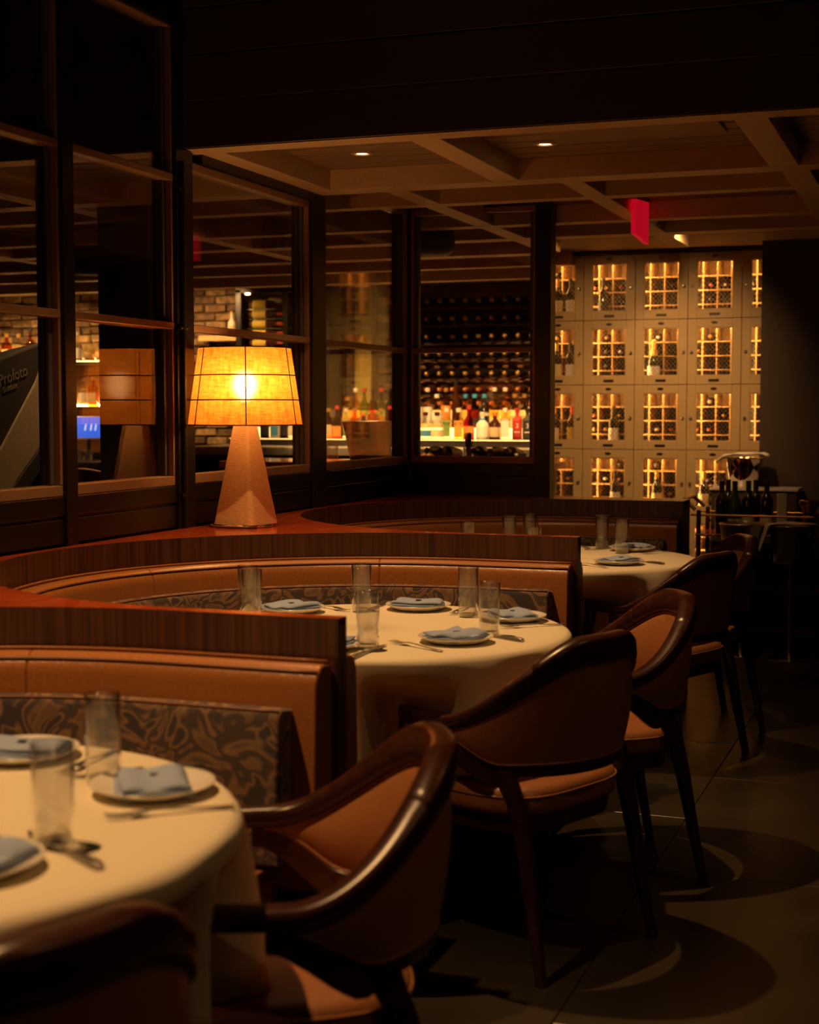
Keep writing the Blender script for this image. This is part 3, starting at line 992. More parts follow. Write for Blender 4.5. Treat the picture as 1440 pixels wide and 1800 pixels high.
TS = ['table farthest from the lockers', 'lamp booth table', 'table nearest the lockers']
SIDE = {93: 'locker side', 41: 'by the turned chair', -30: 'by the chair showing its back', 149: 'booth back, locker side',
        215: 'booth back, far side', 270: 'far side', 62: 'by the chair near the trolley', 112: 'locker side', 160: 'at the booth back', -38: 'by the chair showing its back', 220: 'booth back, far side'}
def place_at(ti, ang, rad, nap_rot=0.0, jit=0.0):
    cx, cy = TC[ti]
    a = R(ang)
    px, py = cx + rad * math.cos(a), cy + rad * math.sin(a)
    tn, sd = TS[ti], SIDE[ang]
    place(P0, (px, py, ZS), a, 'small white plate on the %s, %s' % (tn, sd), 'plates on the ' + tn)
    place(N0[int(ang) % 3], (px, py, ZS - 0.001), a + PI / 2 + R(nap_rot), 'folded blue-grey napkin on the %s, %s' % (tn, sd), 'napkins on the ' + tn)
    tx, ty = -math.sin(a), math.cos(a)
    place(F0, (px + tx * -0.137, py + ty * -0.137, ZS), a + PI + R(jit), 'steel fork on the %s, %s' % (tn, sd), 'forks on the ' + tn)
    place(K0, (px + tx * 0.135, py + ty * 0.135, ZS), a + PI + R(jit), 'steel knife on the %s, %s' % (tn, sd), 'knives on the ' + tn)
def glass_at(ti, x, y):
    cx, cy = TC[ti]
    an = math.degrees(math.atan2(y - cy, x - cx))
    angs = [93, 41, -30, 149, 215, 270] if ti < 2 else [62, 112, 160, -38, 220]
    best = min(angs, key=lambda q: abs((q - an + 180) % 360 - 180))
    place(G0, (x, y, ZS), 0.3, 'clear highball glass on the %s, %s' % (TS[ti], SIDE[best]), 'glasses on the ' + TS[ti])

for ti in (0, 1):
    place_at(ti, 93, 0.41, 4)
    place_at(ti, 41, 0.42, -6)
    place_at(ti, -30, 0.335, 10)
    place_at(ti, 149, 0.42, 8)
    place_at(ti, 215, 0.41, -4)
    place_at(ti, 270, 0.40, 3)
for (x, y) in [(-1.406, 3.561), (-1.177, 3.88), (-1.342, 4.21), (-1.985, 4.045), (-1.928, 3.955), (-1.681, 4.206)]: glass_at(1, x, y)
for (x, y) in [(-1.311, 2.127), (-1.185, 1.788), (-1.68, 2.10), (-1.975, 1.93), (-1.40, 1.47)]: glass_at(0, x, y)
place_at(2, 62, 0.42, 4)
place_at(2, 112, 0.40, -5)
place_at(2, 160, 0.41, 4)
place_at(2, -38, 0.33, 8)
place_at(2, 220, 0.40, 3)
for (x, y) in [(-1.321, 6.30), (-1.452, 6.50), (-1.83, 6.33), (-1.90, 5.95), (-1.55, 5.72), (-1.78, 6.49)]: glass_at(2, x, y)

# ------------------------------------------------------------------ chairs
def smooth01(t):
    t = max(0.0, min(1.0, t))
    return t * t * (3 - 2 * t)
def chair_path(s):
    """plan of the curved rail; s in [-1, 1], 0 at the middle of the back. Front of the chair is +x."""
    A = 0.265
    arc = PI / 2 * A
    arm = 0.175
    L = arc + arm
    d = abs(s) * L
    sg = 1 if s >= 0 else -1
    if d < arc:
        a = d / A
        x, y = -A * math.cos(a) * 1.02, A * 1.08 * math.sin(a)
        tx, ty = math.sin(a), math.cos(a)
    else:
        e = d - arc
        x, y = e, A * 1.08 - 0.02 * (e / arm) ** 2
        tx, ty = 1.0, -0.04 * e / arm
    n = math.hypot(tx, ty)
    tx, ty = tx / n, ty / n
    nx, ny = -ty, tx            # outward normal for the right half
    return (x, sg * y, (nx, sg * ny))
def rail_z(s):
    a = abs(s)
    return 0.632 + 0.198 * (1 - smooth01((a - 0.10) / 0.62))
def rail_sec(s):
    a = abs(s)
    k = smooth01((a - 0.15) / 0.6)
    return 0.055 * (1 - k) + 0.050 * k, 0.072 * (1 - k) + 0.038 * k      # width, height
def make_chair():
    c = thing('barrel_chair', 'x', 'chair')
    def rail(s0, s1, n, name):
        rings = []
        for i in range(n + 1):
            s = s0 + (s1 - s0) * i / n
            x, y, (nx, ny) = chair_path(s)
            w, h = rail_sec(s)
            if abs(s) > 0.93:
                q = math.sqrt(max(0.03, 1 - ((abs(s) - 0.93) / 0.07) ** 2)); w *= q
            z = rail_z(s)
            ring = []
            for k in range(12):
                a = 2 * PI * k / 12
                ca, sa = math.cos(a), math.sin(a)
                ca = math.copysign(abs(ca) ** 0.6, ca); sa = math.copysign(abs(sa) ** 0.6, sa)
                ring.append((x + nx * ca * w / 2, y + ny * ca * w / 2, z - h / 2 + sa * h / 2))
            rings.append(ring)
        MB().loft(rings).build(name, 'chair_wood', c, smooth='auto', angle=60)
    rail(-0.34, 0.34, 22, 'back_rail')
    rail(0.342, 1.0, 22, 'arm')
    rail(-0.342, -1.0, 22, 'arm')
    # upholstered shell
    TIP = 0.74
    def zlow(s):
        a = abs(s)
        top = rail_z(s) - rail_sec(s)[1] + 0.004
        lo = 0.518
        return lo + (top - 0.006 - lo) * smooth01((a - 0.44) / (TIP - 0.44)) ** 1.4
    n = 44
    def shell(off_out, off_in, name, mat):
        rings = []
        for i in range(n + 1):
            s = -TIP + 2 * TIP * i / n
            x, y, (nx, ny) = chair_path(s)
            zt = rail_z(s) - rail_sec(s)[1] + 0.006
            zb = zlow(s)
            ring = []
            m = 6
            hh = zt - zb
            lean = 0.02
            for k in range(m + 1):
                v = k / m
                z = zb + hh * v
                b = off_out + 0.010 * math.sin(PI * v) * min(1, hh / 0.1)
                ring.append((x + nx * (b - lean * (1 - v) * min(1, hh / 0.2)), y + ny * (b - lean * (1 - v) * min(1, hh / 0.2)), z))
            for k in range(m, -1, -1):
                v = k / m
                z = zb + hh * v
                b = -off_in - 0.022 * math.sin(PI * v) * min(1, hh / 0.15)
                ring.append((x + nx * (b - lean * (1 - v) * min(1, hh / 0.2)), y + ny * (b - lean * (1 - v) * min(1, hh / 0.2)), z))
            rings.append(ring)
        return MB().loft(rings).build(name, mat, c, smooth='auto', angle=70)
    shell(0.013, 0.010, 'back_cushion', 'leather_chair')
    # piping round the shell, outside and inside
    for (off, rad) in ((0.013, 0.0032), (-0.012, 0.0032)):
        loop = []
        for i in range(n + 1):
            s = -TIP + 2 * TIP * i / n
            x, y, (nx, ny) = chair_path(s)
            z = rail_z(s) - rail_sec(s)[1] - 0.001
            loop.append((x + nx * off, y + ny * off, z))
        for i in range(n, -1, -1):
            s = -TIP + 2 * TIP * i / n
            x, y, (nx, ny) = chair_path(s)
            hh = rail_z(s) - rail_sec(s)[1] + 0.006 - zlow(s)
            q = off - 0.02 * min(1, hh / 0.2)
            loop.append((x + nx * q, y + ny * q, zlow(s) + 0.002))
        MB().tube(loop, rad, 6, closed=True).build('piping', 'leather_chair', c, smooth=True)
    # wood band under the shell, from leg to leg
    rings = []
    for i in range(n + 1):
        s = -0.78 + 1.56 * i / n
        x, y, (nx, ny) = chair_path(s)
        z1 = (zlow(s) if abs(s) < TIP else rail_z(s) - rail_sec(s)[1] + 0.003) + 0.001
        h = 0.032 + 0.034 * smooth01((abs(s) - 0.38) / 0.16) * (1 - 0.75 * smooth01((abs(s) - 0.58) / 0.20))
        r = -0.02
        ring = []
        for (u, v) in ((0.012, 0), (-0.014, 0), (-0.014, -h), (0.010, -h)):
            ring.append((x + nx * (u + r * (1 - smooth01((abs(s) - 0.45) / 0.3))), y + ny * (u + r * (1 - smooth01((abs(s) - 0.45) / 0.3))), z1 + v))
        rings.append(ring)
    MB().loft(rings).build('back_band', 'chair_wood', c, smooth='auto', bevel=0.004, angle=50)
    # seat
    m = MB()
    rings = []
    for (f, z) in ((0.93, 0.384), (0.985, 0.391), (1.0, 0.408), (1.0, 0.432), (0.975, 0.448), (0.90, 0.456), (0.6, 0.461), (0.2, 0.463)):
        ring = []
        for k in range(40):
            a = 2 * PI * k / 40
            ca, sa = math.cos(a), math.sin(a)
            ca = math.copysign(abs(ca) ** 0.55, ca); sa = math.copysign(abs(sa) ** 0.55, sa)
            xx = 0.238 * ca * f
            ring.append((xx + 0.028, (0.248 + 0.06 * (xx)) * sa * f, z))
        rings.append(ring)
    m.loft(rings).build('seat', 'leather_chair', c, smooth='auto', angle=60)
    loop = []
    for k in range(60):
        a = 2 * PI * k / 60
        ca, sa = math.cos(a), math.sin(a)
        ca = math.copysign(abs(ca) ** 0.55, ca); sa = math.copysign(abs(sa) ** 0.55, sa)
        xx = 0.238 * ca
        loop.append((xx + 0.028, (0.248 + 0.06 * xx) * sa, 0.434))
    MB().tube(loop, 0.003, 6, closed=True).build('seat_piping', 'leather_chair', c, smooth=True)
    rings = []
    for (f, z) in ((0.90, 0.340), (0.93, 0.384)):
        ring = []
        for k in range(40):
            a = 2 * PI * k / 40
            ca, sa = math.cos(a), math.sin(a)
            ca = math.copysign(abs(ca) ** 0.5, ca); sa = math.copysign(abs(sa) ** 0.5, sa)
            xx = 0.238 * ca * f
            ring.append((xx + 0.028, (0.248 + 0.06 * xx) * sa * f, z))
        rings.append(ring)
    MB().loft(rings).build('seat_frame', 'chair_wood', c, smooth='auto', angle=50)
    def leg(pts, name='leg'):
        """pts: (x, y, z, wx, wy)"""
        rings = []
        for (x, y, z, wx, wy) in pts:
            ring = []
            for k in range(10):
                a = 2 * PI * k / 10
                ca, sa = math.cos(a), math.sin(a)
                ca = math.copysign(abs(ca) ** 0.7, ca); sa = math.copysign(abs(sa) ** 0.7, sa)
                ring.append((x + wx * ca / 2, y + wy * sa / 2, z))
            rings.append(ring)
        MB().loft(rings).build(name, 'chair_wood', c, smooth='auto', angle=60)
    for sg in (-1, 1):
        leg([(-0.262, sg * 0.236, 0.0, 0.026, 0.026), (-0.232, sg * 0.229, 0.15, 0.032, 0.032), (-0.20, sg * 0.222, 0.32, 0.042, 0.038), (-0.176, sg * 0.224, 0.42, 0.048, 0.040), (-0.150, sg * 0.229, 0.475, 0.060, 0.038), (-0.134, sg * 0.232, 0.508, 0.072, 0.026)])
        leg([(0.225, sg * 0.236, 0.0, 0.026, 0.026), (0.212, sg * 0.240, 0.2, 0.032, 0.032), (0.190, sg * 0.245, 0.40, 0.040, 0.036), (0.165, sg * 0.262, 0.52, 0.038, 0.034), (0.142, sg * 0.270, 0.606, 0.044, 0.036)])
    return c
CH = [
    ((-1.125, 1.455), 158, 'barrel chair in tan leather nearest the booth farthest from the wine lockers, seen from behind'),
    ((-1.055, 2.280), 208, 'barrel chair angled with its open front to the table farthest from the wine lockers'),
    ((-1.045, 3.715), 157, 'barrel chair showing its whole tan back, at the table with the lamp'),
    ((-1.000, 4.395), 210, 'barrel chair turned beside the fully visible one at the table with the lamp'),
    ((-1.085, 5.920), 158, 'barrel chair with dark tan back at the table next to the wine lockers'),
    ((-1.080, 6.550), 208, 'barrel chair in front of the wine trolley and ice bucket stands'),
]
c0 = make_chair()
for i, ((x, y), rz, lab) in enumerate(CH):
    o = c0 if i == 0 else copy_tree(c0)
    o.location = (x, y, 0)
    o.rotation_euler = (0, 0, R(rz))
    tag(o, lab, 'chair', 'barrel chairs at the booths')

# ------------------------------------------------------------------ table lamp
LX, LY = -2.432, 4.945
lp = thing('table_lamp', 'lit table lamp with amber drum shade and linen pyramid base on the ledge', 'lamp', (LX, LY, ZL))
def sq(s, z, n=6, rad=0.12):
    pts = []
    for (cx, cy, a0) in ((1, 1, 0), (-1, 1, 90), (-1, -1, 180), (1, -1, 270)):
        for k in range(n + 1):
            a = R(a0 + 90 * k / n)
            r = s * rad
            pts.append(((s / 2 - r) * cx + r * math.cos(a), (s / 2 - r) * cy + r * math.sin(a), z))
    return pts
b = MB().loft([sq(0.176, 0.012), sq(0.174, 0.02), sq(0.058, 0.40)]).build('base', 'linen', lp, smooth='auto', angle=25)
b.rotation_euler = (0, 0, R(20 - 29 + 90))
f = MB().lathe([(0.10, 0.0), (0.104, 0.006), (0.098, 0.012)], 40).build('foot', 'brass', lp, smooth='auto')
cd = [(0.125 * math.cos(R(150 + 8 * k)) - 0.012 * k / 20, 0.115 * math.sin(R(150 + 8 * k)), 0.006) for k in range(22)]
MB().tube(cd, 0.0045, 8).build('cord', 'cord', lp, smooth=True)
def shade_r(z): return 0.2085 + (0.168 - 0.2085) * (z - 0.372) / (0.652 - 0.372)
MB().lathe([(shade_r(z), z) for z in (0.372, 0.44, 0.51, 0.58, 0.652)], 64, caps=False).build('shade', 'shade_fabric', lp, smooth=True)
for z in (0.373, 0.463, 0.552, 0.651):
    MB().tube([(shade_r(z) * math.cos(2 * PI * k / 64), shade_r(z) * math.sin(2 * PI * k / 64), z) for k in range(64)], 0.0022, 6, closed=True).build('shade_ring', 'shade_wire', lp, smooth=True)
for k in range(6):
    a = R(-90 + 20 + 3 + 4 + 60 * k)
    MB().tube([(shade_r(z) * math.cos(a), shade_r(z) * math.sin(a), z) for z in (0.373, 0.46, 0.55, 0.651)], 0.0024, 6).build('shade_seam', 'shade_wire', lp)
BX, BY = 0.030, -0.060
MB().tube([(0, 0, 0.395), (0, 0, 0.43), (BX, BY, 0.445), (BX, BY, 0.47)], 0.011, 12).build('socket', 'brass', lp, smooth='auto')
MB().lathe([(0.010, 0.46), (0.030, 0.485), (0.040, 0.515), (0.030, 0.548), (0.006, 0.560)], 20, (BX, BY, 0)).build('bulb', 'bulb', lp, smooth=True)
for k in range(3):
    a = R(30 + 120 * k)
    MB().tube([(0.008 * math.cos(a), 0.008 * math.sin(a), 0.41), (shade_r(0.40) * math.cos(a), shade_r(0.40) * math.sin(a), 0.376)], 0.0018, 6).build('shade_arm', 'brass', lp)


# ------------------------------------------------------------------ bottles
def wine_prof(kind):
    if kind == 'bordeaux': return [(0.030, 0.0), (0.037, 0.004), (0.0375, 0.19), (0.034, 0.205), (0.020, 0.225), (0.0145, 0.24), (0.0142, 0.295), (0.0155, 0.297), (0.0155, 0.303), (0.012, 0.305)]
    if kind == 'burgundy': return [(0.032, 0.0), (0.040, 0.004), (0.0405, 0.15), (0.036, 0.18), (0.024, 0.215), (0.0165, 0.24), (0.0145, 0.26), (0.0142, 0.292), (0.0155, 0.294), (0.0155, 0.300), (0.012, 0.302)]
    if kind == 'champagne': return [(0.034, 0.0), (0.044, 0.004), (0.0445, 0.15), (0.040, 0.18), (0.027, 0.215), (0.019, 0.25), (0.0175, 0.28), (0.018, 0.30), (0.019, 0.305), (0.016, 0.315), (0.010, 0.320)]
BOT = {}
def bottle_proto(key, kind, glass, label=None, cap=None, lz=(0.05, 0.13), capz=0.245):
    """hidden-from-list prototype data: list of (part name, mesh)"""
    prof = wine_prof(kind)
    def rad(z):
        for (r0, z0), (r1, z1) in zip(prof, prof[1:]):
            if z0 <= z <= z1 and z1 > z0: return r0 + (r1 - r0) * (z - z0) / (z1 - z0)
        return prof[-1][0]
    parts = []
    parts.append(('body', MB().lathe(prof, 18), glass, True))
    if label:
        r = rad((lz[0] + lz[1]) / 2) + 0.0006
        parts.append(('label', MB().lathe([(r, lz[0]), (r, lz[1])], 24, caps=False), label, True))
    if cap:
        pr = [(rad(z) + 0.0007, z) for z in (capz, (capz + prof[-3][1]) / 2, prof[-3][1] - 0.001, prof[-2][1])]
        pr.append((0.006, prof[-1][1] + 0.001))
        parts.append(('capsule', MB().lathe(pr, 16), cap, True))
    BOT[key] = register(parts)
def register(parts):
    out = []
    for (nm, mb, mat, sm) in parts:
        me = mb.mesh(nm)
        me.materials.append(MATS[mat])
        for p in me.polygons: p.use_smooth = True
        bm = bmesh.new(); bm.from_mesh(me)
        for e in bm.edges:
            if len(e.link_faces) == 2 and e.calc_face_angle(0) > R(50): e.smooth = False
        bm.to_mesh(me); bm.free()
        out.append((nm, me))
    return out
def put_bottle(key, loc, rot, name, label, cat, group, scale=1.0):
    t = thing(name, label, cat, loc, 0, group)
    t.rotation_euler = rot
    t.scale = (scale, scale, scale)
    for (nm, me) in BOT[key]:
        o = bpy.data.objects.new(nm, me)
        COL.objects.link(o)
        o.parent = t
    return t

def spirit(key, prof, glass, label=None, lz=(0.04, 0.12), cap='capsule_black', capz=None, n=18, square=False, lr=1.0):
    parts = []
    def ring_mesh(pr, k=0.0):
        m = MB()
        if not square: return m.lathe(pr, n)
        rings = []
        for (r, z) in pr:
            q = min(1.0, r / max(p[0] for p in pr))
            ex = 0.45 if q > 0.6 else 1.0
            ring = []
            for i in range(24):
                a = 2 * PI * i / 24
                ca, sa = math.cos(a), math.sin(a)
                ca = math.copysign(abs(ca) ** ex, ca); sa = math.copysign(abs(sa) ** ex, sa)
                ring.append((r * ca, r * sa, z))
            rings.append(ring)
        return m.loft(rings)
    parts.append(('body', ring_mesh(prof), glass, True))
    rmax = max(r for r, z in prof)
    if label:
        if square:
            parts.append(('label', MB().box(-rmax * 0.78, rmax * 0.78, -rmax - 0.0016, -rmax + 0.002, lz[0], lz[1]), label, False))
        else:
            m = MB()
            k0, k1 = -80, 80
            rr = rmax + 0.0008
            ring = [(rr * math.sin(R(k0 + (k1 - k0) * i / 14)), -rr * math.cos(R(k0 + (k1 - k0) * i / 14))) for i in range(15)]
            vs = [(x, y, lz[0]) for x, y in ring] + [(x, y, lz[1]) for x, y in ring]
            m.add(vs, [(i, i + 1, i + 16, i + 15) for i in range(14)])
            parts.append(('label', m, label, True))
    zt = prof[-1][1]
    rn = prof[-1][0]
    parts.append(('cap', MB().lathe([(rn + 0.004, zt - 0.004), (rn + 0.005, zt + 0.010), (rn + 0.005, zt + 0.022), (rn, zt + 0.026)], 14), cap, True))
    BOT[key] = register(parts)

TALL = [(0.036, 0.0), (0.039, 0.004), (0.039, 0.17), (0.034, 0.19), (0.016, 0.215), (0.0135, 0.23), (0.0135, 0.285)]
SQUAT = [(0.044, 0.0), (0.049, 0.006), (0.050, 0.10), (0.044, 0.125), (0.024, 0.145), (0.016, 0.155), (0.016, 0.185)]
DOME = [(0.040, 0.0), (0.044, 0.005), (0.044, 0.11), (0.040, 0.14), (0.026, 0.165), (0.015, 0.18), (0.014, 0.235)]
BOXY = [(0.036, 0.0), (0.038, 0.004), (0.038, 0.15), (0.034, 0.162), (0.017, 0.175), (0.014, 0.185), (0.014, 0.215)]
SLIM = [(0.030, 0.0), (0.032, 0.004), (0.030, 0.20), (0.022, 0.24), (0.014, 0.28), (0.013, 0.34)]

bottle_proto('wine_dark', 'bordeaux', 'bottle_dark', 'label_black', 'capsule_black')
bottle_proto('wine_cart', 'bordeaux', 'bottle_dark', None, 'capsule_black')
bottle_proto('wine_cart_label', 'burgundy', 'bottle_green', 'label_cream', 'capsule_black', (0.03, 0.085))
bottle_proto('wine_cart_small', 'bordeaux', 'bottle_dark', 'label_cream', 'capsule_black', (0.06, 0.10))
bottle_proto('wine_white', 'bordeaux', 'bottle_dark', 'label_white', 'capsule_black', (0.045, 0.145))
bottle_proto('wine_cream', 'bordeaux', 'bottle_dark', 'label_cream', 'capsule_gold', (0.045, 0.145))
bottle_proto('wine_red', 'bordeaux', 'bottle_dark', 'label_white', 'capsule_red', (0.05, 0.15))
bottle_proto('wine_gold', 'burgundy', 'bottle_brown', 'label_cream', 'capsule_gold', (0.04, 0.12))
bottle_proto('champagne', 'champagne', 'bottle_green', 'label_white', 'capsule_gold', (0.045, 0.125), 0.20)
bottle_proto('wine_rack', 'bordeaux', 'bottle_dark', None, 'capsule_gold', capz=0.27)
bottle_proto('wine_rack_underlit', 'bordeaux', 'bottle_brown', None, 'capsule_orange', capz=0.25)  # low rack bottles: amber light from below put into glass and capsule colour
bottle_proto('rose', 'bordeaux', 'bottle_brown', 'label_yellow', 'capsule_red', (0.03, 0.15))
bottle_proto('cellar', 'bordeaux', 'bottle_dark', 'label_cream', 'capsule_black', (0.02, 0.125))
for nm, cp in (('cork_red', 'capsule_red'), ('cork_gold', 'capsule_gold'), ('cork_white', 'capsule_white'), ('cork_black', 'capsule_black'), ('cork_orange', 'capsule_orange')):
    bottle_proto(nm, 'bordeaux', 'bottle_dark', None, cp)

spirit('clear_white', TALL, 'spirit_clear', 'label_white', (0.03, 0.16), 'capsule_white')
spirit('clear_dome', DOME, 'spirit_clear', 'label_white', (0.03, 0.12), 'capsule_white')
spirit('gold_orange', TALL, 'spirit_gold', 'label_orange', (0.03, 0.17), 'capsule_gold')
spirit('tall_brown', SLIM, 'bottle_brown', None, (0, 0), 'capsule_black')
spirit('yellow_blue', DOME, 'spirit_gold', 'label_yellow', (0.02, 0.13), 'capsule_blue')
spirit('smoke_blue', DOME, 'spirit_brown', 'label_black', (0.02, 0.07), 'capsule_blue')
spirit('dark_blue', DOME, 'bottle_dark', 'label_white', (0.09, 0.115), 'capsule_blue')
spirit('clear_gold', TALL, 'spirit_gold', 'label_white', (0.03, 0.07), 'capsule_white')
spirit('clear_round', DOME, 'spirit_clear', 'label_yellow', (0.06, 0.09), 'capsule_gold')
spirit('squat_clear_blue', SQUAT, 'spirit_clear', 'label_blue', (0.02, 0.07), 'bottle_brown')
spirit('squat_clear_tan', SQUAT, 'spirit_clear', 'label_cream', (0.02, 0.075), 'bottle_brown')
spirit('box_green', BOXY, 'spirit_clear', 'label_green', (0.02, 0.145), 'capsule_white', square=True)
spirit('box_orange', BOXY, 'spirit_gold', 'label_orange', (0.02, 0.145), 'capsule_white', square=True)
spirit('squat_white', SQUAT, 'label_white', 'label_white', (0.02, 0.09), 'capsule_white')
spirit('squat_brown', SQUAT, 'bottle_brown', 'label_cream', (0.02, 0.095), 'capsule_orange')
spirit('box_white', BOXY, 'spirit_clear', 'label_white', (0.02, 0.145), 'capsule_white', square=True)
spirit('box_red', BOXY, 'label_red', 'label_red', (0.02, 0.145), 'capsule_red', square=True)
spirit('box_black', BOXY, 'label_black', 'label_black', (0.02, 0.145), 'capsule_black', square=True)
spirit('red_small', DOME, 'spirit_red', 'label_orange', (0.02, 0.10), 'capsule_red')
spirit('amber_tall', TALL, 'spirit_amber', 'label_cream', (0.04, 0.12), 'capsule_black')
spirit('green_tall', TALL, 'spirit_green', 'label_cream', (0.03, 0.10), 'capsule_red')
spirit('amber_box', BOXY, 'spirit_amber', 'label_cream', (0.03, 0.11), 'capsule_gold', square=True)
spirit('gold_box', BOXY, 'spirit_gold', 'label_yellow', (0.02, 0.12), 'capsule_gold', square=True)
spirit('black_tall', TALL, 'bottle_dark', 'label_black', (0.02, 0.15), 'capsule_black')
spirit('blue_white', BOXY, 'label_white', 'label_blue', (0.02, 0.10), 'capsule_blue', square=True)

# ------------------------------------------------------------------ wine lockers
LW, LH = 0.338, 0.417
LX0 = -2.617
LZ0 = 0.285
LDEP = 0.36
def make_locker():
    c = thing('wine_locker', 'x', 'locker')
    t = 0.010
    b = MB()
    b.box(0.001, t, 0.022, LDEP, 0.001, LH - 0.001).box(LW - t, LW - 0.001, 0.022, LDEP, 0.001, LH - 0.001)
    b.box(t, LW - t, 0.022, LDEP, 0.001, t).box(t, LW - t, 0.022, LDEP, LH - t, LH - 0.001).box(t, LW - t, LDEP - 0.01, LDEP, t, LH - t)
    b.build('carcass', 'rack_wood', c)
    # bottle rack: a grid of slats
    y0, y1 = 0.105, LDEP - 0.012
    xs = [0.078, 0.168, 0.258]
    zs = [0.095, 0.185, 0.275]
    for x in xs:
        MB().box(x - 0.004, x + 0.004, y0, y1, t, LH - t).build('rack_upright', 'rack_wood', c)
    for z in zs:
        MB().box(t, LW - t, y0 - 0.003, y1, z - 0.0035, z + 0.0035).build('rack_shelf', 'rack_wood', c)
    MB().box(t, LW - t, LDEP - 0.0145, LDEP - 0.0105, t, 0.28).build('rack_back', 'shelf_black', c)
    # light strips inside the front edge
    MB().box(t + 0.0005, t + 0.0075, 0.030, 0.042, 0.03, LH - 0.03).build('light_strip', 'led', c)
    MB().box(0.03, LW - 0.03, 0.030, 0.046, LH - t - 0.008, LH - t - 0.001).build('light_strip', 'led', c)
    # door: stiles, rails, wire lattice
    d = bpy.data.objects.new('door', None); COL.objects.link(d); d.parent = c
    st = 0.056
    g = 0.0015
    MB().box(g, st, 0.0, 0.020, g, LH - g).build('door_stile', 'locker_paint', d, bevel=0.002, seg=1)
    MB().box(LW - st, LW - g, 0.0, 0.020, g, LH - g).build('door_stile', 'locker_paint', d, bevel=0.002, seg=1)
    MB().box(st, LW - st, 0.0, 0.020, g, st).build('door_rail', 'locker_paint', d, bevel=0.002, seg=1)
    MB().box(st, LW - st, 0.0, 0.020, LH - st, LH - g).build('door_rail', 'locker_paint', d, bevel=0.002, seg=1)
    bead = MB()
    for (x0, x1, z0, z1) in ((st, st + 0.006, st, LH - st), (LW - st - 0.006, LW - st, st, LH - st), (st, LW - st, st, st + 0.006), (st, LW - st, LH - st - 0.006, LH - st)):
        bead.box(x0, x1, 0.004, 0.016, z0, z1)
    bead.build('bead', 'locker_paint', d)
    w = MB()
    x0, x1, z0, z1 = st + 0.003, LW - st - 0.003, st + 0.003, LH - st - 0.003
    p = 0.0255
    W, Hh = x1 - x0, z1 - z0
    sl = 1.15
    k = -Hh / sl
    hw = 0.0011
    def seg(xa, za, xb, zb, yy):
        L = math.hypot(xb - xa, zb - za)
        if L < 0.004: return
        ux, uz = (xb - xa) / L, (zb - za) / L
        nx, nz = -uz * hw, ux * hw
        pts = []
        for (px, pz) in ((xa, za), (xb, zb)):
            pts += [(px + nx, yy - hw, pz + nz), (px - nx, yy - hw, pz - nz), (px - nx, yy + hw, pz - nz), (px + nx, yy + hw, pz + nz)]
        w.add(pts, [(0, 1, 5, 4), (1, 2, 6, 5), (2, 3, 7, 6), (3, 0, 4, 7)])
    o = -Hh / sl
    while o < W:
        # line from (o,0) going up-right with slope sl, clipped
        xa, za = o, 0.0
        xb, zb = o + Hh / sl, Hh
        if xa < 0: za = -xa * sl; xa = 0.0
        if xb > W: zb -= (xb - W) * sl; xb = W
        if zb > za:
            seg(x0 + xa, z0 + za, x0 + xb, z0 + zb, 0.011)
            seg(x1 - xa, z0 + za, x1 - xb, z0 + zb, 0.013)
        o += p
    m = w.build('wire_lattice', 'wire', d)
    n = MB()
    n.v, n.f = [], []
    ring = [(0.020 * math.cos(2 * PI * k / 20), 0.0085 * math.sin(2 * PI * k / 20)) for k in range(20)]
    n.prism([(LW / 2 + x, LH - 0.027 + z) for x, z in ring], -0.003, 0.001, axis='y').build('number_plate', 'plate_dark', d)
    MB().box(LW / 2 - 0.033, LW / 2 + 0.033, -0.003, 0.001, 0.018, 0.034).build('name_plate', 'plate_dark', d, bevel=0.001, seg=1)
    return c
lk0 = make_locker()
# knobs are on the right stile of the first three columns, on the left of the others
rl = random.Random(21)
ROWN = ['fifth row', 'fourth row', 'third row', 'second row', 'top row']
COLN = ['column by the partition', 'column two', 'middle column', 'column four', 'column by the wall']
first = True
LOCK = {}
for ci in range(5):
    for ri in range(5):
        loc = (LX0 + ci * LW, YL, LZ0 + ri * LH)
        lab = 'cream wine locker with wire lattice door, %s, %s' % (ROWN[ri], COLN[ci])
        if first:
            o = lk0; first = False
            o.location = loc; tag(o, lab, 'locker', 'wine lockers')
        else:
            o = copy_tree(lk0, None, loc, None, lab, 'wine lockers')
        LOCK[(ci, ri)] = o
for (ci, ri), o in LOCK.items():
    d = [c for c in o.children if c.name.startswith('door') and c.type == 'EMPTY'][0]
    kx = LW - 0.026 if ci < 3 else 0.026
    k = MB().lathe([(0.010, 0.0), (0.011, -0.004), (0.006, -0.010), (0.008, -0.016), (0.004, -0.020)], 14, (kx, 0.0, LH * 0.49), axis='y').build('knob', 'dull_steel', d, smooth='auto')
# bottles in the lockers: corks showing in the rack cells, some standing in front
xs = [0.044, 0.123, 0.213, 0.293]
zs = [0.010, 0.0985, 0.1885, 0.2785]
capk = ['cork_red', 'cork_gold', 'cork_white', 'cork_black', 'cork_orange', 'cork_black']
nl = 0
for (ci, ri) in LOCK:
    if ri == 0 and ci < 3: continue
    bx, bz = LX0 + ci * LW, LZ0 + ri * LH
    for i, x in enumerate(xs):
        for j, z in enumerate(zs):
            pr = 0.62 if j < 3 else 0.22
            if i in (0, 3): pr *= 0.45
            if rl.random() < pr:
                k = rl.choice(capk)
                put_bottle(k, (bx + x, YL + LDEP - 0.018, bz + z + 0.030), (PI / 2, 0, 0), 'wine_bottle',
                           'wine bottle with %s capsule lying in the locker, %s, %s' % (k.split('_')[1], ROWN[ri], COLN[ci]), 'bottle', 'bottles lying in the wine lockers', 0.72)
                nl += 1
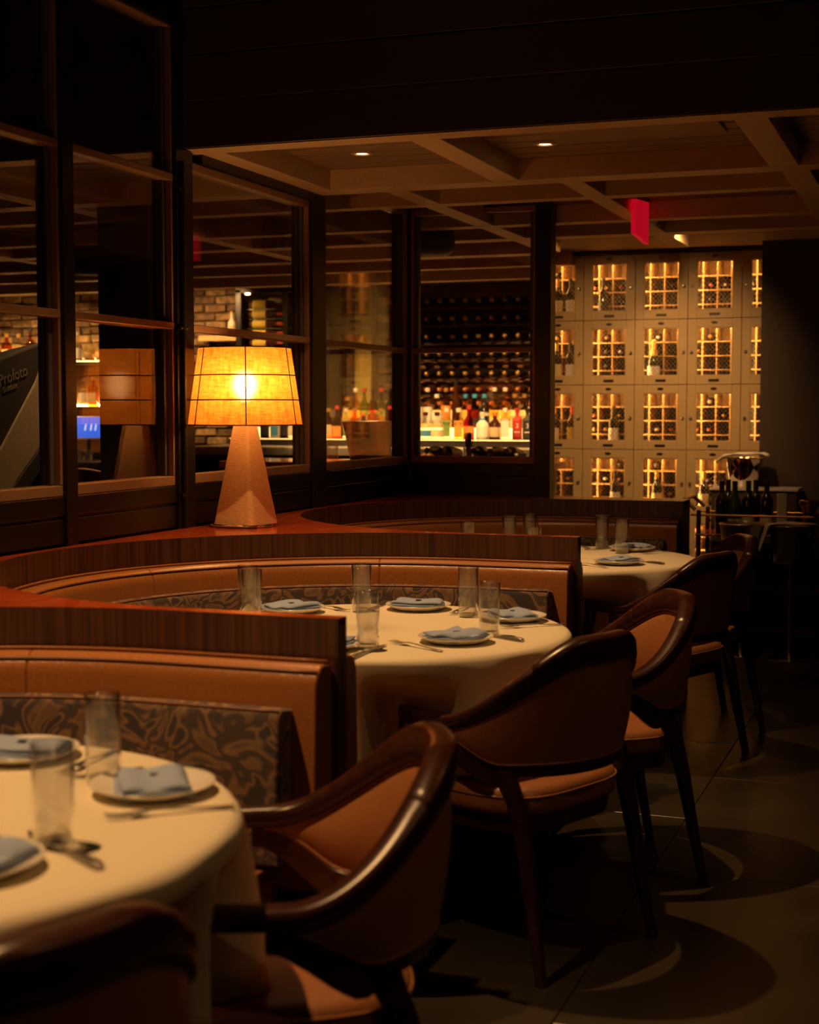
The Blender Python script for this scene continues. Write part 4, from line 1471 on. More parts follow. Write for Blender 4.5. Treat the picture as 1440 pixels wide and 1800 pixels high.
STAND = [(0, 4, 0.15, 'wine_cream'), (0, 4, 0.235, 'wine_white'), (1, 4, 0.115, 'wine_dark'), (2, 3, 0.112, 'champagne'), (0, 3, 0.235, 'wine_white'), (0, 3, 0.145, 'wine_cream'), (1, 2, 0.19, 'wine_white'), (0, 2, 0.13, 'wine_cream'),
         (0, 2, 0.25, 'rose'), (1, 1, 0.205, 'wine_white'), (2, 1, 0.14, 'wine_cream'), (3, 1, 0.105, 'wine_cream'), (3, 1, 0.19, 'wine_white'), (0, 1, 0.10, 'wine_red')]
SN = {'wine_cream': 'cream-labelled gold-capped wine bottle', 'wine_white': 'white-labelled wine bottle', 'wine_dark': 'black-labelled wine bottle', 'champagne': 'champagne bottle with gold foil', 'rose': 'yellow-labelled bottle', 'wine_red': 'red-capped wine bottle'}
for (ci, ri, x, k) in STAND:
    put_bottle(k, (LX0 + ci * LW + x, YL + 0.066, LZ0 + ri * LH + 0.0105), (0, 0, 0), 'wine_bottle', '%s standing in the locker, %s, %s' % (SN[k], ROWN[ri], COLN[ci]), 'bottle', 'bottles standing in the wine lockers', 0.88)

# ------------------------------------------------------------------ bar: back counter, shelves, bottles
bc = thing('back_bar_counter', 'back bar counter with a pale marble top below the lit bottles', 'counter', (0, 0, 0))
MB().box(-5.62, -2.74, 10.42, 11.5, 0.0, 1.03).build('cabinet', 'shelf_black', bc)
MB().box(-5.64, -2.72, 10.38, 11.5, 1.03, 1.09).build('marble_top', 'marble', bc, bevel=0.004)
sh = thing('bottle_display', 'stepped black bottle display with added glowing risers on the back bar', 'display shelf', (0, 0, 0))
MB().box(-5.5, -2.76, 10.885, 11.42, 1.091, 1.146).build('lower_step', 'shelf_black', sh, bevel=0.002)
MB().box(-5.5, -2.76, 11.135, 11.42, 1.146, 1.236).build('upper_step', 'shelf_black', sh, bevel=0.002)
MB().box(-5.49, -2.77, 11.131, 11.1345, 1.150, 1.234).build('added_glow_riser', 'riser_glow', sh)  # glowing risers added so the bottles shine from behind
MB().box(-4.70, -2.77, 11.395, 11.413, 1.2365, 1.372).build('added_glow_riser', 'back_glow', sh)
MB().box(-5.49, -2.77, 10.8835, 10.885, 1.1405, 1.1455).build('light_strip', 'led_soft', sh)
MB().box(-4.71, -2.76, 11.4135, 11.419, 1.237, 1.372).build('back_rail', 'shelf_black', sh)

# racked wall of bottles over the display, seen through the end window
rk = thing('bottle_rack', 'wooden wall rack holding rows of lying bottles above the back bar', 'wine rack', (0, 0, 0))
RX0, RX1 = -4.24, -2.72
MB().box(RX0, RX1, YW - 0.03, YW - 0.005, 1.31, 2.39).build('back_board', 'amber_wood', rk)
RROWS = [2.235, 2.095, 1.955, 1.82, 1.665, 1.54, 1.43]
NT = [0, 0]
for z in RROWS:
    MB().box(RX0, RX1, YW - 0.19, YW - 0.175, z - 0.062, z - 0.045).build('rack_rail', 'rail_wood', rk)
    MB().box(RX0, RX1, YW - 0.10, YW - 0.085, z - 0.058, z - 0.041).build('rack_rail', 'rail_wood', rk)
for x in (RX0, RX1):
    MB().box(x - 0.012, x + 0.012, YW - 0.20, YW - 0.03, 1.31, 2.39).build('rack_upright', 'amber_wood', rk)
for i, z in enumerate(RROWS):
    nb = 14
    for k in range(nb):
        x = RX0 + 0.07 + (k + (0.5 if i % 2 else 0.0) * 0) * 0.1075
        put_bottle('wine_rack' if i < 5 else 'wine_rack_underlit', (x, YW - 0.032, z - 0.004), (PI / 2, 0, 0), 'wine_bottle',
                   'dark wine bottle lying neck out in the upper wall rack' if i < 5 else 'wine bottle lying neck out in the low wall rack, coloured as lit from below', 'bottle',
                   'bottles in the upper wall rack' if i < 5 else 'bottles in the low wall rack')

def px_x(px, y):
    """room x of the sight line that crosses picture column px, at depth y (planning helper)"""
    a = (px - 720) / 2633.0
    c, s = math.cos(0.348), math.sin(0.348)
    return y * (a * c - s) / (a * s + c)
def back_tier(px, key, lab, sc=1.0):
    NT[0] += 1
    yy = 11.178 if NT[0] % 2 else 11.262
    put_bottle(key, (px_x(px, yy), yy, 1.2365), (0, 0, R(12)), 'spirit_bottle', lab, 'bottle', None, sc)
def front_tier(px, key, lab, sc=1.0):
    NT[1] += 1
    yy = 10.945 if NT[1] % 2 else 11.072
    return put_bottle(key, (px_x(px, yy), yy, 1.1465), (0, 0, R(14)), 'spirit_bottle', lab, 'bottle', None, sc)
B2 = [(735, 'clear_white', 'tall white-labelled spirit bottle next to the partition corner'), (752, 'clear_white', 'tall white-labelled spirit bottle, second from the partition corner'), (768, 'clear_dome', 'clear domed spirit bottle with white label'),
      (784, 'gold_orange', 'tall golden spirit bottle with orange label'), (801, 'tall_brown', 'very tall slender brown spirit bottle'), (818, 'yellow_blue', 'yellow spirit bottle with bright blue cap'),
      (834, 'smoke_blue', 'smoky brown spirit bottle with blue cap'), (851, 'dark_blue', 'dark spirit bottle with blue cap and small white seal'), (869, 'clear_gold', 'tall pale gold spirit bottle with white cap, left of its twin'),
      (888, 'clear_gold', 'tall pale gold spirit bottle with white cap, right of its twin'), (905, 'clear_round', 'round-shouldered clear spirit bottle with gold stopper, beside its twin'), (922, 'clear_round', 'round-shouldered clear spirit bottle with gold stopper and dark seal'), (937, 'clear_white', 'white-labelled spirit bottle at the far end of the display')]
for px, k, lab in B2: back_tier(px, k, lab)
F2 = [(733, 'box_white', 'square white-labelled spirit bottle at the partition corner'), (748, 'squat_clear_blue', 'squat clear spirit bottle with brown cap and blue label'), (768.5, 'squat_clear_tan', 'squat clear spirit bottle with brown cap and cream label'),
      (785, 'box_green', 'square spirit bottle with green label reading 818'), (806, 'box_orange', 'square spirit bottle with orange label reading 818'), (824, 'red_small', 'small red spirit bottle with red cap behind the straws'),
      (848, 'squat_white', 'squat opaque white spirit bottle with white cap'), (870, 'squat_brown', 'squat brown spirit bottle with oval cream label'), (888, 'box_white', 'square white-labelled spirit bottle beside the red one'),
      (909, 'box_red', 'square spirit bottle in solid red label'), (927, 'box_black', 'square spirit bottle in solid black label'), (941, 'box_white', 'square white-labelled spirit bottle at the far end')]
for px, k, lab in F2:
    t = front_tier(px, k, lab)
    if k in ('box_green', 'box_orange'):
        text('818', 0.038, 'label_black', (0, -0.0402, 0.120), (PI / 2, 0, 0), t, 'lettering', 0.0004)
    if k == 'squat_white':
        MB().lathe([(0.0215, 0.147), (0.0215, 0.165)], 16).build('neck_band', 'label_blue', t, smooth='auto')
    if k in ('box_red', 'box_black'):
        MB().box(-0.022, 0.022, -0.0405, -0.0398, 0.055, 0.062).build('label_line', 'label_white', t)
        text('3', 0.05, 'label_white', (0, -0.0402, 0.105), (PI / 2, 0, 0), t, 'lettering', 0.0004)
rs = random.Random(5)
CK2 = [('amber_tall', 'amber'), ('clear_dome', 'clear'), ('amber_tall', 'amber'), ('gold_box', 'gold'), ('clear_gold', 'pale gold'), ('green_tall', 'green'), ('amber_tall', 'amber'), ('green_tall', 'green'), ('black_tall', 'black'), ('clear_white', 'white-labelled')]
for i, (k, w) in enumerate(CK2):
    px = 566 + i * 15.0
    if i < 3: continue
    prev = CK2[i - 1][1] if i else 'cabinet'
    back_tier(px, k, '%s spirit bottle after the %s one, upper step by the bucket' % (w, prev) if i else 'amber')
CF = ['gold_box', 'amber_box', 'red_small', 'box_green', 'amber_box', 'squat_brown', 'amber_tall', 'gold_box', 'red_small']
CFN = ['golden', 'amber', 'small red', 'green-labelled', 'amber', 'squat brown', 'tall amber', 'golden', 'small red']
for i, k in enumerate(CF):
    px = 562 + i * 15.5
    front_tier(px, k, '%s spirit bottle after the %s one, lower step by the bucket' % (CFN[i], CFN[i - 1]) if i else 'golden spirit bottle by the cabinet, lower step behind the champagne bucket')
for px, k, lab in [(466, 'black_tall', 'black spirit bottle beside the blue and white one'), (484, 'blue_white', 'square white spirit bottle with blue label'), (500, 'black_tall', 'black spirit bottle beside the red-labelled one'), (516, 'box_white', 'clear square bottle beside the wine display'), (528, 'red_small', 'small red bottle beside the partition post')]:
    front_tier(px, k, lab)

# wine display cabinet with bottles lying side on
wd = thing('wine_display', 'black framed glass wine cabinet with bottles lying side on', 'wine cabinet', (0, 0, 0))
DX0, DX1, DY = -5.58, -4.74, 11.18
MB().box(DX0, DX0 + 0.05, DY, DY + 0.3, 1.31, 2.36).build('frame_upright', 'black_paint', wd, bevel=0.003)
MB().box(DX1 - 0.05, DX1, DY, DY + 0.3, 1.31, 2.36).build('frame_upright', 'black_paint', wd, bevel=0.003)
MB().box(-5.165, -5.125, DY + 0.02, DY + 0.3, 1.31, 2.33).build('frame_upright', 'black_paint', wd, bevel=0.003)
MB().box(DX0, DX1, DY, DY + 0.3, 2.33, 2.37).build('frame_head', 'black_paint', wd, bevel=0.003)
MB().box(DX0, DX1, DY + 0.29, DY + 0.31, 1.31, 2.33).build('back_board', 'amber_wood', wd)
MB().box(DX0 + 0.05, DX1 - 0.05, DY + 0.004, DY + 0.010, 1.32, 2.33).build('pane', 'pane_glass', wd)
for k in range(12):
    for j, x0 in enumerate((-5.50, -5.106)):
        z = 1.37 + 0.079 * k
        put_bottle('rose' if j == 0 else 'cellar', (x0, DY + 0.12, z), (0, PI / 2, 0), 'wine_bottle',
                   'wine bottle with red capsule lying side on in the cabinet' if j == 0 else 'dark wine bottle with cream label lying side on in the cabinet', 'bottle', 'red-capsuled bottles in the cabinet' if j == 0 else 'dark bottles in the cabinet')
for k in range(12):
    z = 1.37 + 0.079 * k - 0.0385
    MB().box(DX0 + 0.05, -5.165, DY + 0.08, DY + 0.16, z - 0.002, z).build('peg_shelf', 'dull_steel', wd)
    MB().box(-5.125, DX1 - 0.05, DY + 0.08, DY + 0.16, z - 0.002, z).build('peg_shelf', 'dull_steel', wd)

# pale shelf and bottle standing in for a strip of reflection in the pane
ws = thing('reflection_shelf', 'pale board standing in for a reflection in the pane above the lamp', 'shelf', (0, 0, 0))
MB().box(-6.05, -5.62, YW - 0.20, YW - 0.02, 1.955, 2.0).build('board', 'rack_wood', ws, bevel=0.003)
for x in (-5.98, -5.68):
    MB().box(x - 0.01, x + 0.01, YW - 0.16, YW - 0.03, 1.90, 1.955).build('bracket', 'black_paint', ws)
spirit('shelf_white', DOME, 'label_white', 'label_cream', (0.03, 0.11), 'capsule_gold')
put_bottle('shelf_white', (-5.78, YW - 0.11, 2.0), (0, 0, 0), 'spirit_bottle', 'white bottle standing on the pale shelf on the brick', 'bottle', None, 0.8)

# shelves on the far left of the bar
ls = thing('bar_shelves', 'two dark shelves with glowing back on the brick beside the column', 'shelves', (0, 0, 0))
for z in (1.79, 1.405):
    MB().box(-8.7, -6.72, 11.22, 11.56, z - 0.022, z).build('shelf_board', 'shelf_black', ls, bevel=0.002)
    MB().box(-8.68, -6.74, 11.50, 11.515, z + 0.002, z + 0.012).build('light_strip', 'led', ls)
MB().box(-8.7, -6.72, 11.54, 11.56, 1.0, 1.768).build('back_panel', 'amber_wood', ls)
kinds = ['amber_tall', 'clear_white', 'clear_dome', 'gold_box', 'black_tall', 'green_tall', 'amber_box', 'clear_gold', 'red_small', 'clear_round']
for z, nm in ((1.79, 'top shelf'), (1.405, 'lower shelf')):
    x = -8.55
    while x < -6.80:
        k = rs.choice(kinds if z > 1.5 else kinds + ['black_tall', 'amber_tall', 'black_tall'])
        put_bottle(k, (x, 11.37 + rs.uniform(-0.03, 0.03), z), (0, 0, R(15)), 'spirit_bottle', 'spirit bottle standing on the %s beside the column' % nm, 'bottle', 'bottles on the %s beside the column' % nm, rs.uniform(0.95, 1.1))
        x += rs.uniform(0.108, 0.135)
lc = thing('service_counter', 'low pale counter with glasses below the bar shelves', 'counter', (0, 0, 0))
MB().box(-8.8, -6.3, 10.7, 11.5, 0.0, 0.90).build('cabinet', 'shelf_black', lc)
MB().box(-8.82, -6.28, 10.66, 11.5, 0.90, 0.94).build('marble_top', 'marble', lc, bevel=0.004)
def make_rocks():
    g = thing('tumbler', 'short clear tumbler on the pale counter below the bar shelves', 'drinking glass', group='tumblers on the service counter')
    MB().lathe([(0.030, 0.0), (0.034, 0.004), (0.040, 0.10), (0.038, 0.10), (0.032, 0.012), (0.001, 0.010)], 24, caps=False).build('bowl', 'tumbler_glass', g, smooth=True)
    return g
g0 = make_rocks()
first = True
for i in range(7):
    for j in range(2):
        loc = (-7.50 + i * 0.11, 10.80 + j * 0.12, 0.9405)
        if first: g0.location = loc; first = False
        else: copy_tree(g0, None, loc)
tb = thing('till_screen', 'tilted till tablet with glowing blue screen on the pale counter', 'tablet', (-6.93, 11.05, 0.9405), R(12))
MB().box(-0.08, 0.08, -0.02, 0.12, 0.0, 0.012).tube([(0, 0.06, 0.01), (0, 0.055, 0.24)], 0.014, 10).build('stand', 'rubber', tb)
tb_s = MB().box(-0.16, 0.16, -0.008, 0.008, -0.11, 0.11).build('tablet_body', 'dull_steel', tb, bevel=0.004, loc=(0, 0.05, 0.28))
tb_s.rotation_euler = (R(-28), 0, 0)
sc = MB().box(-0.148, 0.148, -0.0095, -0.0082, -0.098, 0.098).build('screen', 'screen_blue', tb_s)
for dx in (-0.03, 0.02, 0.06):
    MB().box(dx, dx + 0.012, -0.0105, -0.0096, -0.03, 0.03).build('screen_icon', 'screen_mark', tb_s)

# front bar counter with bucket, fruit, straws and bottles in the well
fb = thing('bar_counter', 'dark bar counter behind the partition with a champagne bucket on it', 'counter', (0, 0, 0))
MB().box(-4.1, -2.19, 8.12, 8.58, 0.0, 1.03).build('bar_front', 'veneer', fb)
MB().box(-4.14, -2.15, 8.06, 8.64, 1.03, 1.07).build('bar_top', 'ledge_wood', fb, bevel=0.004)
ZBAR = 1.0705
cb = thing('champagne_bucket', 'large polished steel champagne bucket with ring handles on the bar', 'bucket', (-3.28, 8.34, ZBAR))
MB().lathe([(0.110, 0.0), (0.116, 0.004), (0.126, 0.06), (0.148, 0.17), (0.164, 0.232), (0.168, 0.236), (0.163, 0.238), (0.145, 0.17), (0.122, 0.06), (0.106, 0.012), (0.001, 0.010)], 48, caps=False).build('vessel', 'bucket_steel', cb, smooth=True)
for sg in (-1, 1):
    a = R(20 + (0 if sg > 0 else 180))
    cxx, cyy = 0.158 * math.cos(a), 0.158 * math.sin(a)
    ring = [(cxx + 0.010 * math.cos(a), cyy + 0.010 * math.sin(a), 0.16 + 0.03 * math.sin(2 * PI * k / 20)) if False else
            (cxx + 0.006 * math.cos(a) + 0.026 * math.cos(2 * PI * k / 20) * -math.sin(a), cyy + 0.006 * math.sin(a) + 0.026 * math.cos(2 * PI * k / 20) * math.cos(a), 0.175 + 0.03 * math.sin(2 * PI * k / 20)) for k in range(20)]
    MB().tube(ring, 0.005, 8, closed=True).build('ring_handle', 'chrome', cb, smooth=True)
jar = thing('mixing_glass', 'clear straight mixing glass beside the champagne bucket', 'glass', (-3.47, 8.22, ZBAR))
MB().lathe([(0.030, 0.0), (0.034, 0.004), (0.036, 0.11), (0.034, 0.11), (0.031, 0.012), (0.001, 0.01)], 24, caps=False).build('bowl', 'tumbler_glass', jar, smooth=True)
st = thing('straw_glass', 'glass crammed with dark straws on the bar counter', 'straws', (px_x(825, 8.30), 8.30, ZBAR))
MB().lathe([(0.026, 0.0), (0.030, 0.004), (0.036, 0.09), (0.034, 0.09), (0.027, 0.012), (0.001, 0.01)], 24, caps=False).build('bowl', 'tumbler_glass', st, smooth=True)
for k in range(18):
    a = rs.uniform(0, 2 * PI); q = rs.uniform(0.0, 0.024)
    MB().tube([(q * 0.6 * math.cos(a), q * 0.6 * math.sin(a), 0.014), (q * 1.55 * math.cos(a), q * 1.55 * math.sin(a), 0.155 + rs.uniform(0, 0.02))], 0.0032, 6).build('straw', 'straw', st)
for i in range(6):
    px = 778 + 27 * i
    if i == 2: continue
    t = put_bottle('wine_cart' if i % 2 else 'wine_cart_label', (px_x(px, 8.45), 8.44, ZBAR + 0.041), (R(84), 0, R(rs.uniform(-3, 3))), 'wine_bottle', 'dark wine bottle lying neck forward on the bar counter', 'bottle', 'bottles lying on the bar counter')
for i in range(3):
    px = 730 + 15 * i
    fr = thing('orange', 'small orange fruit heaped on the bar counter by the corner post', 'fruit', (px_x(px, 8.14), 8.10 + 0.065 * (i % 2), ZBAR), group='oranges on the bar counter')
    MB().lathe([(0.004, 0.0), (0.018, 0.005), (0.028, 0.018), (0.030, 0.03), (0.026, 0.044), (0.014, 0.055), (0.003, 0.057)], 20).build('peel', 'citrus', fr, smooth=True)
    MB().lathe([(0.004, 0.055), (0.005, 0.060), (0.002, 0.062)], 8).build('stem', 'leaf', fr)
mt = thing('mint_bunch', 'bunch of green mint leaves on the bar counter', 'herb', (px_x(742, 8.36), 8.36, ZBAR))
for k in range(26):
    a = rs.uniform(0, 2 * PI); q = rs.uniform(0.005, 0.035); zz = rs.uniform(0.03, 0.095)
    m = MB()
    L = 0.022
    m.add([(0, 0, 0), (L * .5, L * .35, 0.004), (L, 0, 0.0), (L * .5, -L * .35, 0.004)], [(0, 1, 2, 3)])
    o = m.build('leaf', 'leaf', mt, loc=(q * math.cos(a), q * math.sin(a), zz))
    o.rotation_euler = (rs.uniform(-0.6, 0.6), rs.uniform(-0.9, 0.4), a)
for k in range(6):
    a = 2 * PI * k / 6
    MB().tube([(0.004 * math.cos(a), 0.004 * math.sin(a), 0.0), (0.022 * math.cos(a), 0.022 * math.sin(a), 0.075)], 0.0016, 5).build('stalk', 'leaf', mt)
tu = thing('jigger_cup', 'small dull metal cup at the end of the bar counter', 'cup', (px_x(915, 8.22), 8.22, ZBAR))
MB().lathe([(0.028, 0.0), (0.031, 0.003), (0.038, 0.058), (0.036, 0.058), (0.029, 0.006), (0.001, 0.005)], 24, caps=False).build('bowl', 'dull_steel', tu, smooth=True)

# bar stools whose rounded backs show above the sill
for i, (x, y) in enumerate([(-4.30, 7.05), (-3.62, 6.80)]):
    s = thing('bar_stool', 'bar stool with low rounded dark back %s' % ['nearer the brick wall', 'nearer the champagne bucket'][i], 'bar stool', (x, y, 0), R(80))
    rings = []
    for k in range(17):
        a = R(-80 + 10 * k)
        zt = 0.97 + 0.10 * math.cos(R(-80 + 10 * k)) 
        c_, s_ = math.cos(a), math.sin(a)
        rings.append([(-0.22 * c_, 0.24 * s_, 0.86), (-0.22 * c_, 0.24 * s_, zt), (-0.19 * c_, 0.21 * s_, zt), (-0.19 * c_, 0.21 * s_, 0.86)])
    MB().loft(rings).build('backrest', 'leather_chair', s, smooth='auto', bevel=0.006)
    MB().lathe([(0.19, 0.68), (0.215, 0.70), (0.215, 0.74), (0.18, 0.765), (0.01, 0.77)], 32).build('seat', 'leather_chair', s, smooth='auto')
    for a in (-60, -20, 20, 60):
        MB().tube([(-0.20 * math.cos(R(a)), 0.22 * math.sin(R(a)), 0.73), (-0.205 * math.cos(R(a)), 0.225 * math.sin(R(a)), 0.875)], 0.009, 8).build('back_post', 'chair_wood', s)
    for (sx, sy) in ((1, 1), (1, -1), (-1, 1), (-1, -1)):
        MB().tube([(0.13 * sx, 0.13 * sy, 0.69), (0.20 * sx, 0.20 * sy, 0.0)], 0.016, 8).build('leg', 'chair_wood', s)
    MB().tube([(0.175 * math.cos(R(45 + 90 * k)) * 1.414, 0.175 * math.sin(R(45 + 90 * k)) * 1.414, 0.25) for k in range(4)], 0.009, 6, closed=True).build('foot_ring', 'brass', s)

# ------------------------------------------------------------------ softbox standing in the bar
sb = thing('softbox', 'black studio softbox with pale diffuser on a stand behind the glass', 'softbox', (0, 0, 0))
XS = -3.40
face = [(4.30, 1.395), (4.60, 1.492), (4.826, 1.571), (5.084, 1.640), (5.17, 1.655), (5.06, 1.490), (4.815, 1.227), (4.60, 0.985), (4.40, 0.93)]
cyy = sum(p[0] for p in face) / len(face); czz = sum(p[1] for p in face) / len(face)
back = [(cyy + (p[0] - cyy) * 0.55, czz + (p[1] - czz) * 0.55) for p in face]
MB().loft([[(XS, p[0], p[1]) for p in face], [(XS - 0.12, cyy + (p[0] - cyy) * 0.9, czz + (p[1] - czz) * 0.9) for p in face], [(XS - 0.38, p[0], p[1]) for p in back]]).build('fabric_shell', 'softbox_black', sb, bevel=0.01)
dif = [(5.17, 1.655), (5.06, 1.490), (4.815, 1.227), (4.60, 0.985), (4.73, 0.90), (4.922, 1.104), (5.071, 1.221), (5.19, 1.32)]
MB().loft([[(XS + 0.002, p[0], p[1]) for p in dif], [(XS - 0.05, p[0], p[1]) for p in dif]]).build('diffuser', 'softbox_white', sb, bevel=0.006)
lip = [(5.19, 1.32), (5.071, 1.221), (4.922, 1.104), (4.73, 0.90), (4.80, 0.87), (4.98, 1.06), (5.11, 1.16), (5.20, 1.25)]
MB().loft([[(XS + 0.004, p[0], p[1]) for p in lip], [(XS - 0.06, p[0], p[1]) for p in lip]]).build('rim', 'softbox_black', sb, bevel=0.004)
MB().tube([(XS - 0.30, 4.80, 1.25), (XS - 0.30, 4.80, 0.05)], 0.014, 10).build('stand_pole', 'rubber', sb)
for k in range(3):
    a = R(90 + 120 * k)
    MB().tube([(XS - 0.30, 4.80, 0.35), (XS - 0.30 + 0.38 * math.cos(a), 4.80 + 0.38 * math.sin(a), 0.012)], 0.010, 8).build('stand_leg', 'rubber', sb)
text('Profoto', 0.062, 'print_grey', (XS + 0.003, 4.905, 1.508), (PI / 2, R(-14), PI / 2), sb, 'lettering', 0.0005)
text('Softbox', 0.030, 'print_grey', (XS + 0.003, 4.885, 1.462), (PI / 2, R(-14), PI / 2), sb, 'lettering', 0.0005)

# ------------------------------------------------------------------ wine trolley and bucket stands
CX0, CX1, CY0, CY1 = -1.385, -0.70, 8.66, 9.02
ct = thing('wine_trolley', 'dark wooden wine trolley with brass gallery rail carrying bottles', 'trolley', (0, 0, 0))
for z in (0.665, 0.36, 0.13):
    MB().box(CX0, CX1, CY0, CY1, z - 0.018, z).build('tray', 'ledge_wood' if z > 0.5 else 'chair_wood', ct, bevel=0.003)
    MB().tube([(CX0, CY0, z - 0.009), (CX1, CY0, z - 0.009), (CX1, CY1, z - 0.009), (CX0, CY1, z - 0.009)], 0.008, 6, closed=True).build('tray_edge', 'brass', ct)
for (x, y) in ((CX0 + 0.015, CY0 + 0.01), (CX1 - 0.015, CY0 + 0.01), (CX0 + 0.015, CY1 - 0.01), (CX1 - 0.015, CY1 - 0.01)):
    MB().box(x - 0.012, x + 0.012, y - 0.012, y + 0.012, 0.05, 0.80).build('post', 'chair_wood', ct, bevel=0.002)
    MB().lathe([(0.020, -0.008), (0.025, -0.004), (0.025, 0.004), (0.020, 0.008)], 16, (x, y, 0.026), axis='x').build('caster', 'rubber', ct, smooth='auto')
for y in (CY0 + 0.01, CY1 - 0.01):
    MB().tube([(CX0 - 0.03, y, 0.772), (CX1 + 0.03, y, 0.772)], 0.007, 8).build('gallery_rail', 'brass', ct)
MB().tube([(CX0 - 0.005, CY0 + 0.01, 0.80), (CX0 - 0.07, CY0 + 0.02, 0.86), (CX0 - 0.07, CY1 - 0.02, 0.86), (CX0 - 0.005, CY1 - 0.01, 0.80)], 0.011, 8).build('push_handle', 'brass', ct)
MB().tube([(CX1 + 0.005, CY0 + 0.01, 0.80), (CX1 + 0.07, CY0 + 0.02, 0.86), (CX1 + 0.07, CY1 - 0.02, 0.86), (CX1 + 0.005, CY1 - 0.01, 0.80)], 0.011, 8).build('push_handle', 'brass', ct)
def cbx(px, y): return px_x(px, y)
CB = [(1270, 8.72, 'wine_cart', 'tall dark wine bottle nearest the trolley handle'), (1293, 8.735, 'wine_cart_label', 'green wine bottle with cream label on the trolley'), (1281, 8.84, 'wine_cart', 'dark wine bottle behind the green one on the trolley'), (1317, 8.74, 'wine_cart_small', 'dark wine bottle with small cream label on the trolley'),
      (1330, 8.85, 'wine_cart', 'dark wine bottle behind the small-labelled one on the trolley'), (1349, 8.80, 'wine_cart_small', 'dark wine bottle nearest the brown wall on the trolley')]
for (px, y, k, lab) in CB:
    put_bottle(k, (cbx(px, y), y, 0.6655), (0, 0, 0), 'wine_bottle', lab, 'bottle', None, 1.0)
mh = thing('menu_card', 'pale folded menu card standing on the wine trolley', 'menu', (cbx(1376, 8.80), 8.80, 0.6655), R(35))
MB().box(-0.030, 0.030, -0.004, 0.004, 0.0, 0.23).build('cover', 'label_white', mh, bevel=0.002)
MB().box(0.030, 0.034, -0.004, 0.075, 0.0, 0.23).build('cover_back', 'label_black', mh, bevel=0.001)
pp = thing('brass_pot', 'small brass pot with rim on the far end of the trolley', 'pot', (cbx(1424, 8.78), 8.78, 0.6655))
MB().lathe([(0.030, 0.0), (0.038, 0.01), (0.036, 0.12), (0.050, 0.165), (0.060, 0.17), (0.060, 0.195), (0.052, 0.20), (0.048, 0.18), (0.03, 0.12), (0.001, 0.11)], 28, caps=False).build('vessel', 'brass', pp, smooth='auto')
# side station with the big wine cooler and folded towel
ss = thing('side_station', 'low grey service cabinet with glass top behind the wine trolley', 'cabinet', (0, 0, 0))
MB().box(-1.36, -0.86, 9.06, 9.32, 0.0, 0.895).build('body', 'wall_paint', ss, bevel=0.003)
MB().box(-1.37, -0.85, 9.05, 9.33, 0.895, 0.91).build('glass_top', 'marble', ss, bevel=0.002)
bkt = thing('wine_cooler', 'tall polished wine cooler holding upturned bottles on the service cabinet', 'bucket', (-1.19, 9.185, 0.9105))
MB().lathe([(0.085, 0.0), (0.09, 0.004), (0.108, 0.12), (0.122, 0.172), (0.127, 0.176), (0.120, 0.178), (0.104, 0.12), (0.082, 0.012), (0.001, 0.01)], 40, caps=False).build('vessel', 'chrome', bkt, smooth=True)
tw = thing('folded_towel', 'white folded towel draped over the wine cooler', 'towel', (-1.19, 9.185, 1.0875))
m = MB(); vs = []; nx, ny = 16, 10
for i in range(nx + 1):
    for j in range(ny + 1):
        u, v = i / nx * 2 - 1, j / ny * 2 - 1
        vs.append((0.155 * u, 0.09 * v, 0.016 + 0.012 * (1 - u * u) - 0.030 * max(0, abs(u) - 0.8) * 5 * (0.5 if u > 0 else 1.0) + 0.004 * math.sin(6 * u + 3 * v) + 0.010 * u))
m.add(vs, [(i * (ny + 1) + j, (i + 1) * (ny + 1) + j, (i + 1) * (ny + 1) + j + 1, i * (ny + 1) + j + 1) for i in range(nx) for j in range(ny)])
o = m.build('cloth', 'towel_white', tw, smooth=True)
md = o.modifiers.new('solid', 'SOLIDIFY'); md.thickness = 0.008

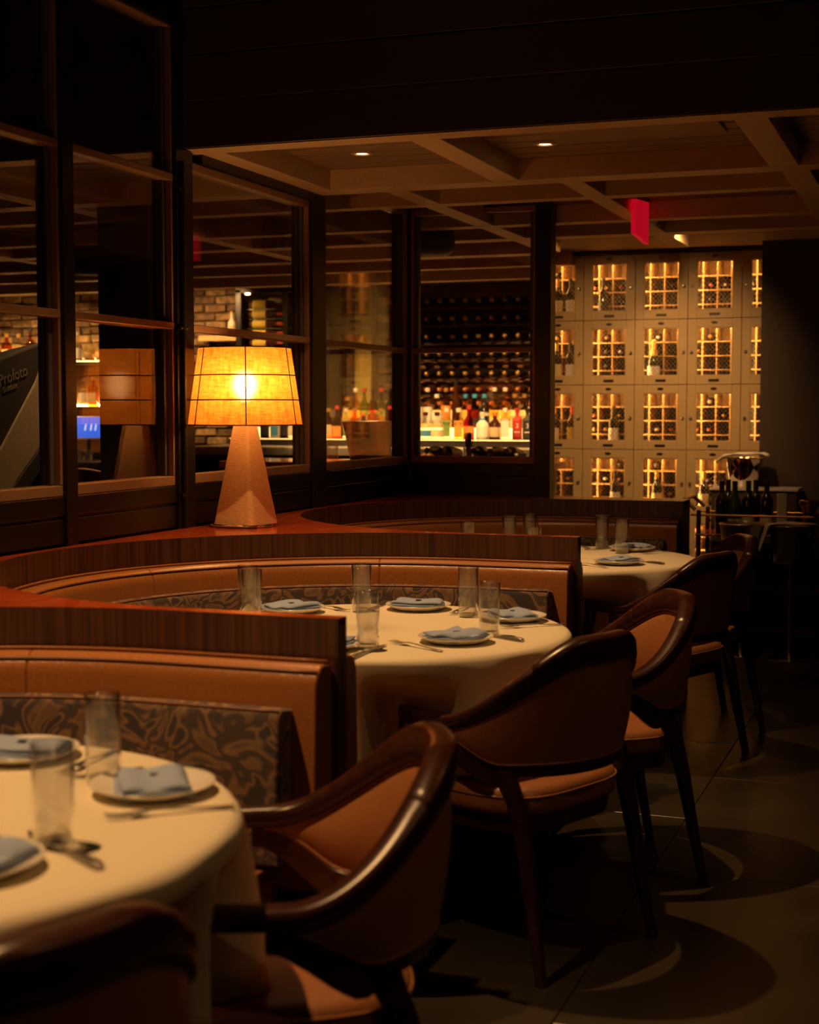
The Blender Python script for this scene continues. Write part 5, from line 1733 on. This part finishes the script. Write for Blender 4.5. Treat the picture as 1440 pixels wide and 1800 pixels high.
def bucket_stand(x, y, lab, towel_lab=None):
    s = thing('ice_bucket_stand', lab, 'ice bucket', (x, y, 0))
    MB().lathe([(0.112, 0.0), (0.114, 0.004), (0.100, 0.014), (0.055, 0.024), (0.016, 0.036)], 40).build('base', 'chrome', s, smooth='auto')
    MB().tube([(0, 0, 0.03), (0, 0, 0.535)], 0.011, 12).build('pole', 'dull_steel', s, smooth='auto')
    MB().lathe([(0.012, 0.53), (0.09, 0.535), (0.098, 0.54), (0.104, 0.60), (0.124, 0.735), (0.130, 0.742), (0.122, 0.744), (0.100, 0.62), (0.092, 0.55), (0.001, 0.548)], 40, caps=False).build('bucket', 'dull_steel', s, smooth=True)
    MB().tube([(0.127 * math.cos(2 * PI * k / 40), 0.127 * math.sin(2 * PI * k / 40), 0.742) for k in range(40)], 0.004, 6, closed=True).build('rim', 'chrome', s, smooth=True)
    if towel_lab:
        t = thing('towel', towel_lab, 'towel', (x, y, 0.7475))
        prof = []
        n = 30
        vs = []
        ny = 12
        for i in range(n + 1):
            u = i / n * 2 - 1
            q = abs(u)
            if q < 0.52: px, pz = u / 0.52 * 0.136, 0.010 - 0.006 * (q / 0.52) ** 2
            else:
                d = (q - 0.52) / 0.48
                px, pz = math.copysign(0.136 + 0.012 * math.sin(d * PI / 2) + 0.035 * d, u), 0.004 - 0.155 * d * (1.0 if u < 0 else 0.8)
            for j in range(ny + 1):
                v = j / ny * 2 - 1
                vs.append((px + 0.006 * math.sin(5 * v + 2 * u) * max(0, q - 0.4), 0.075 * v * (1 + 0.15 * max(0, q - 0.5)), pz + 0.003 * math.sin(9 * u + 2 * v)))
        m = MB()
        m.add(vs, [(i * (ny + 1) + j, (i + 1) * (ny + 1) + j, (i + 1) * (ny + 1) + j + 1, i * (ny + 1) + j + 1) for i in range(n) for j in range(ny)])
        o = m.build('cloth', 'towel', t, smooth=True)
        t.rotation_euler = (0, 0, R(14))
        md = o.modifiers.new('solid', 'SOLIDIFY'); md.thickness = 0.005
bucket_stand(-1.095, 8.47, 'steel ice bucket on a chrome pole stand between chair and trolley')
bucket_stand(-0.822, 8.42, 'steel ice bucket on a pole stand with a towel draped over it', 'grey towel draped over the ice bucket on its stand')
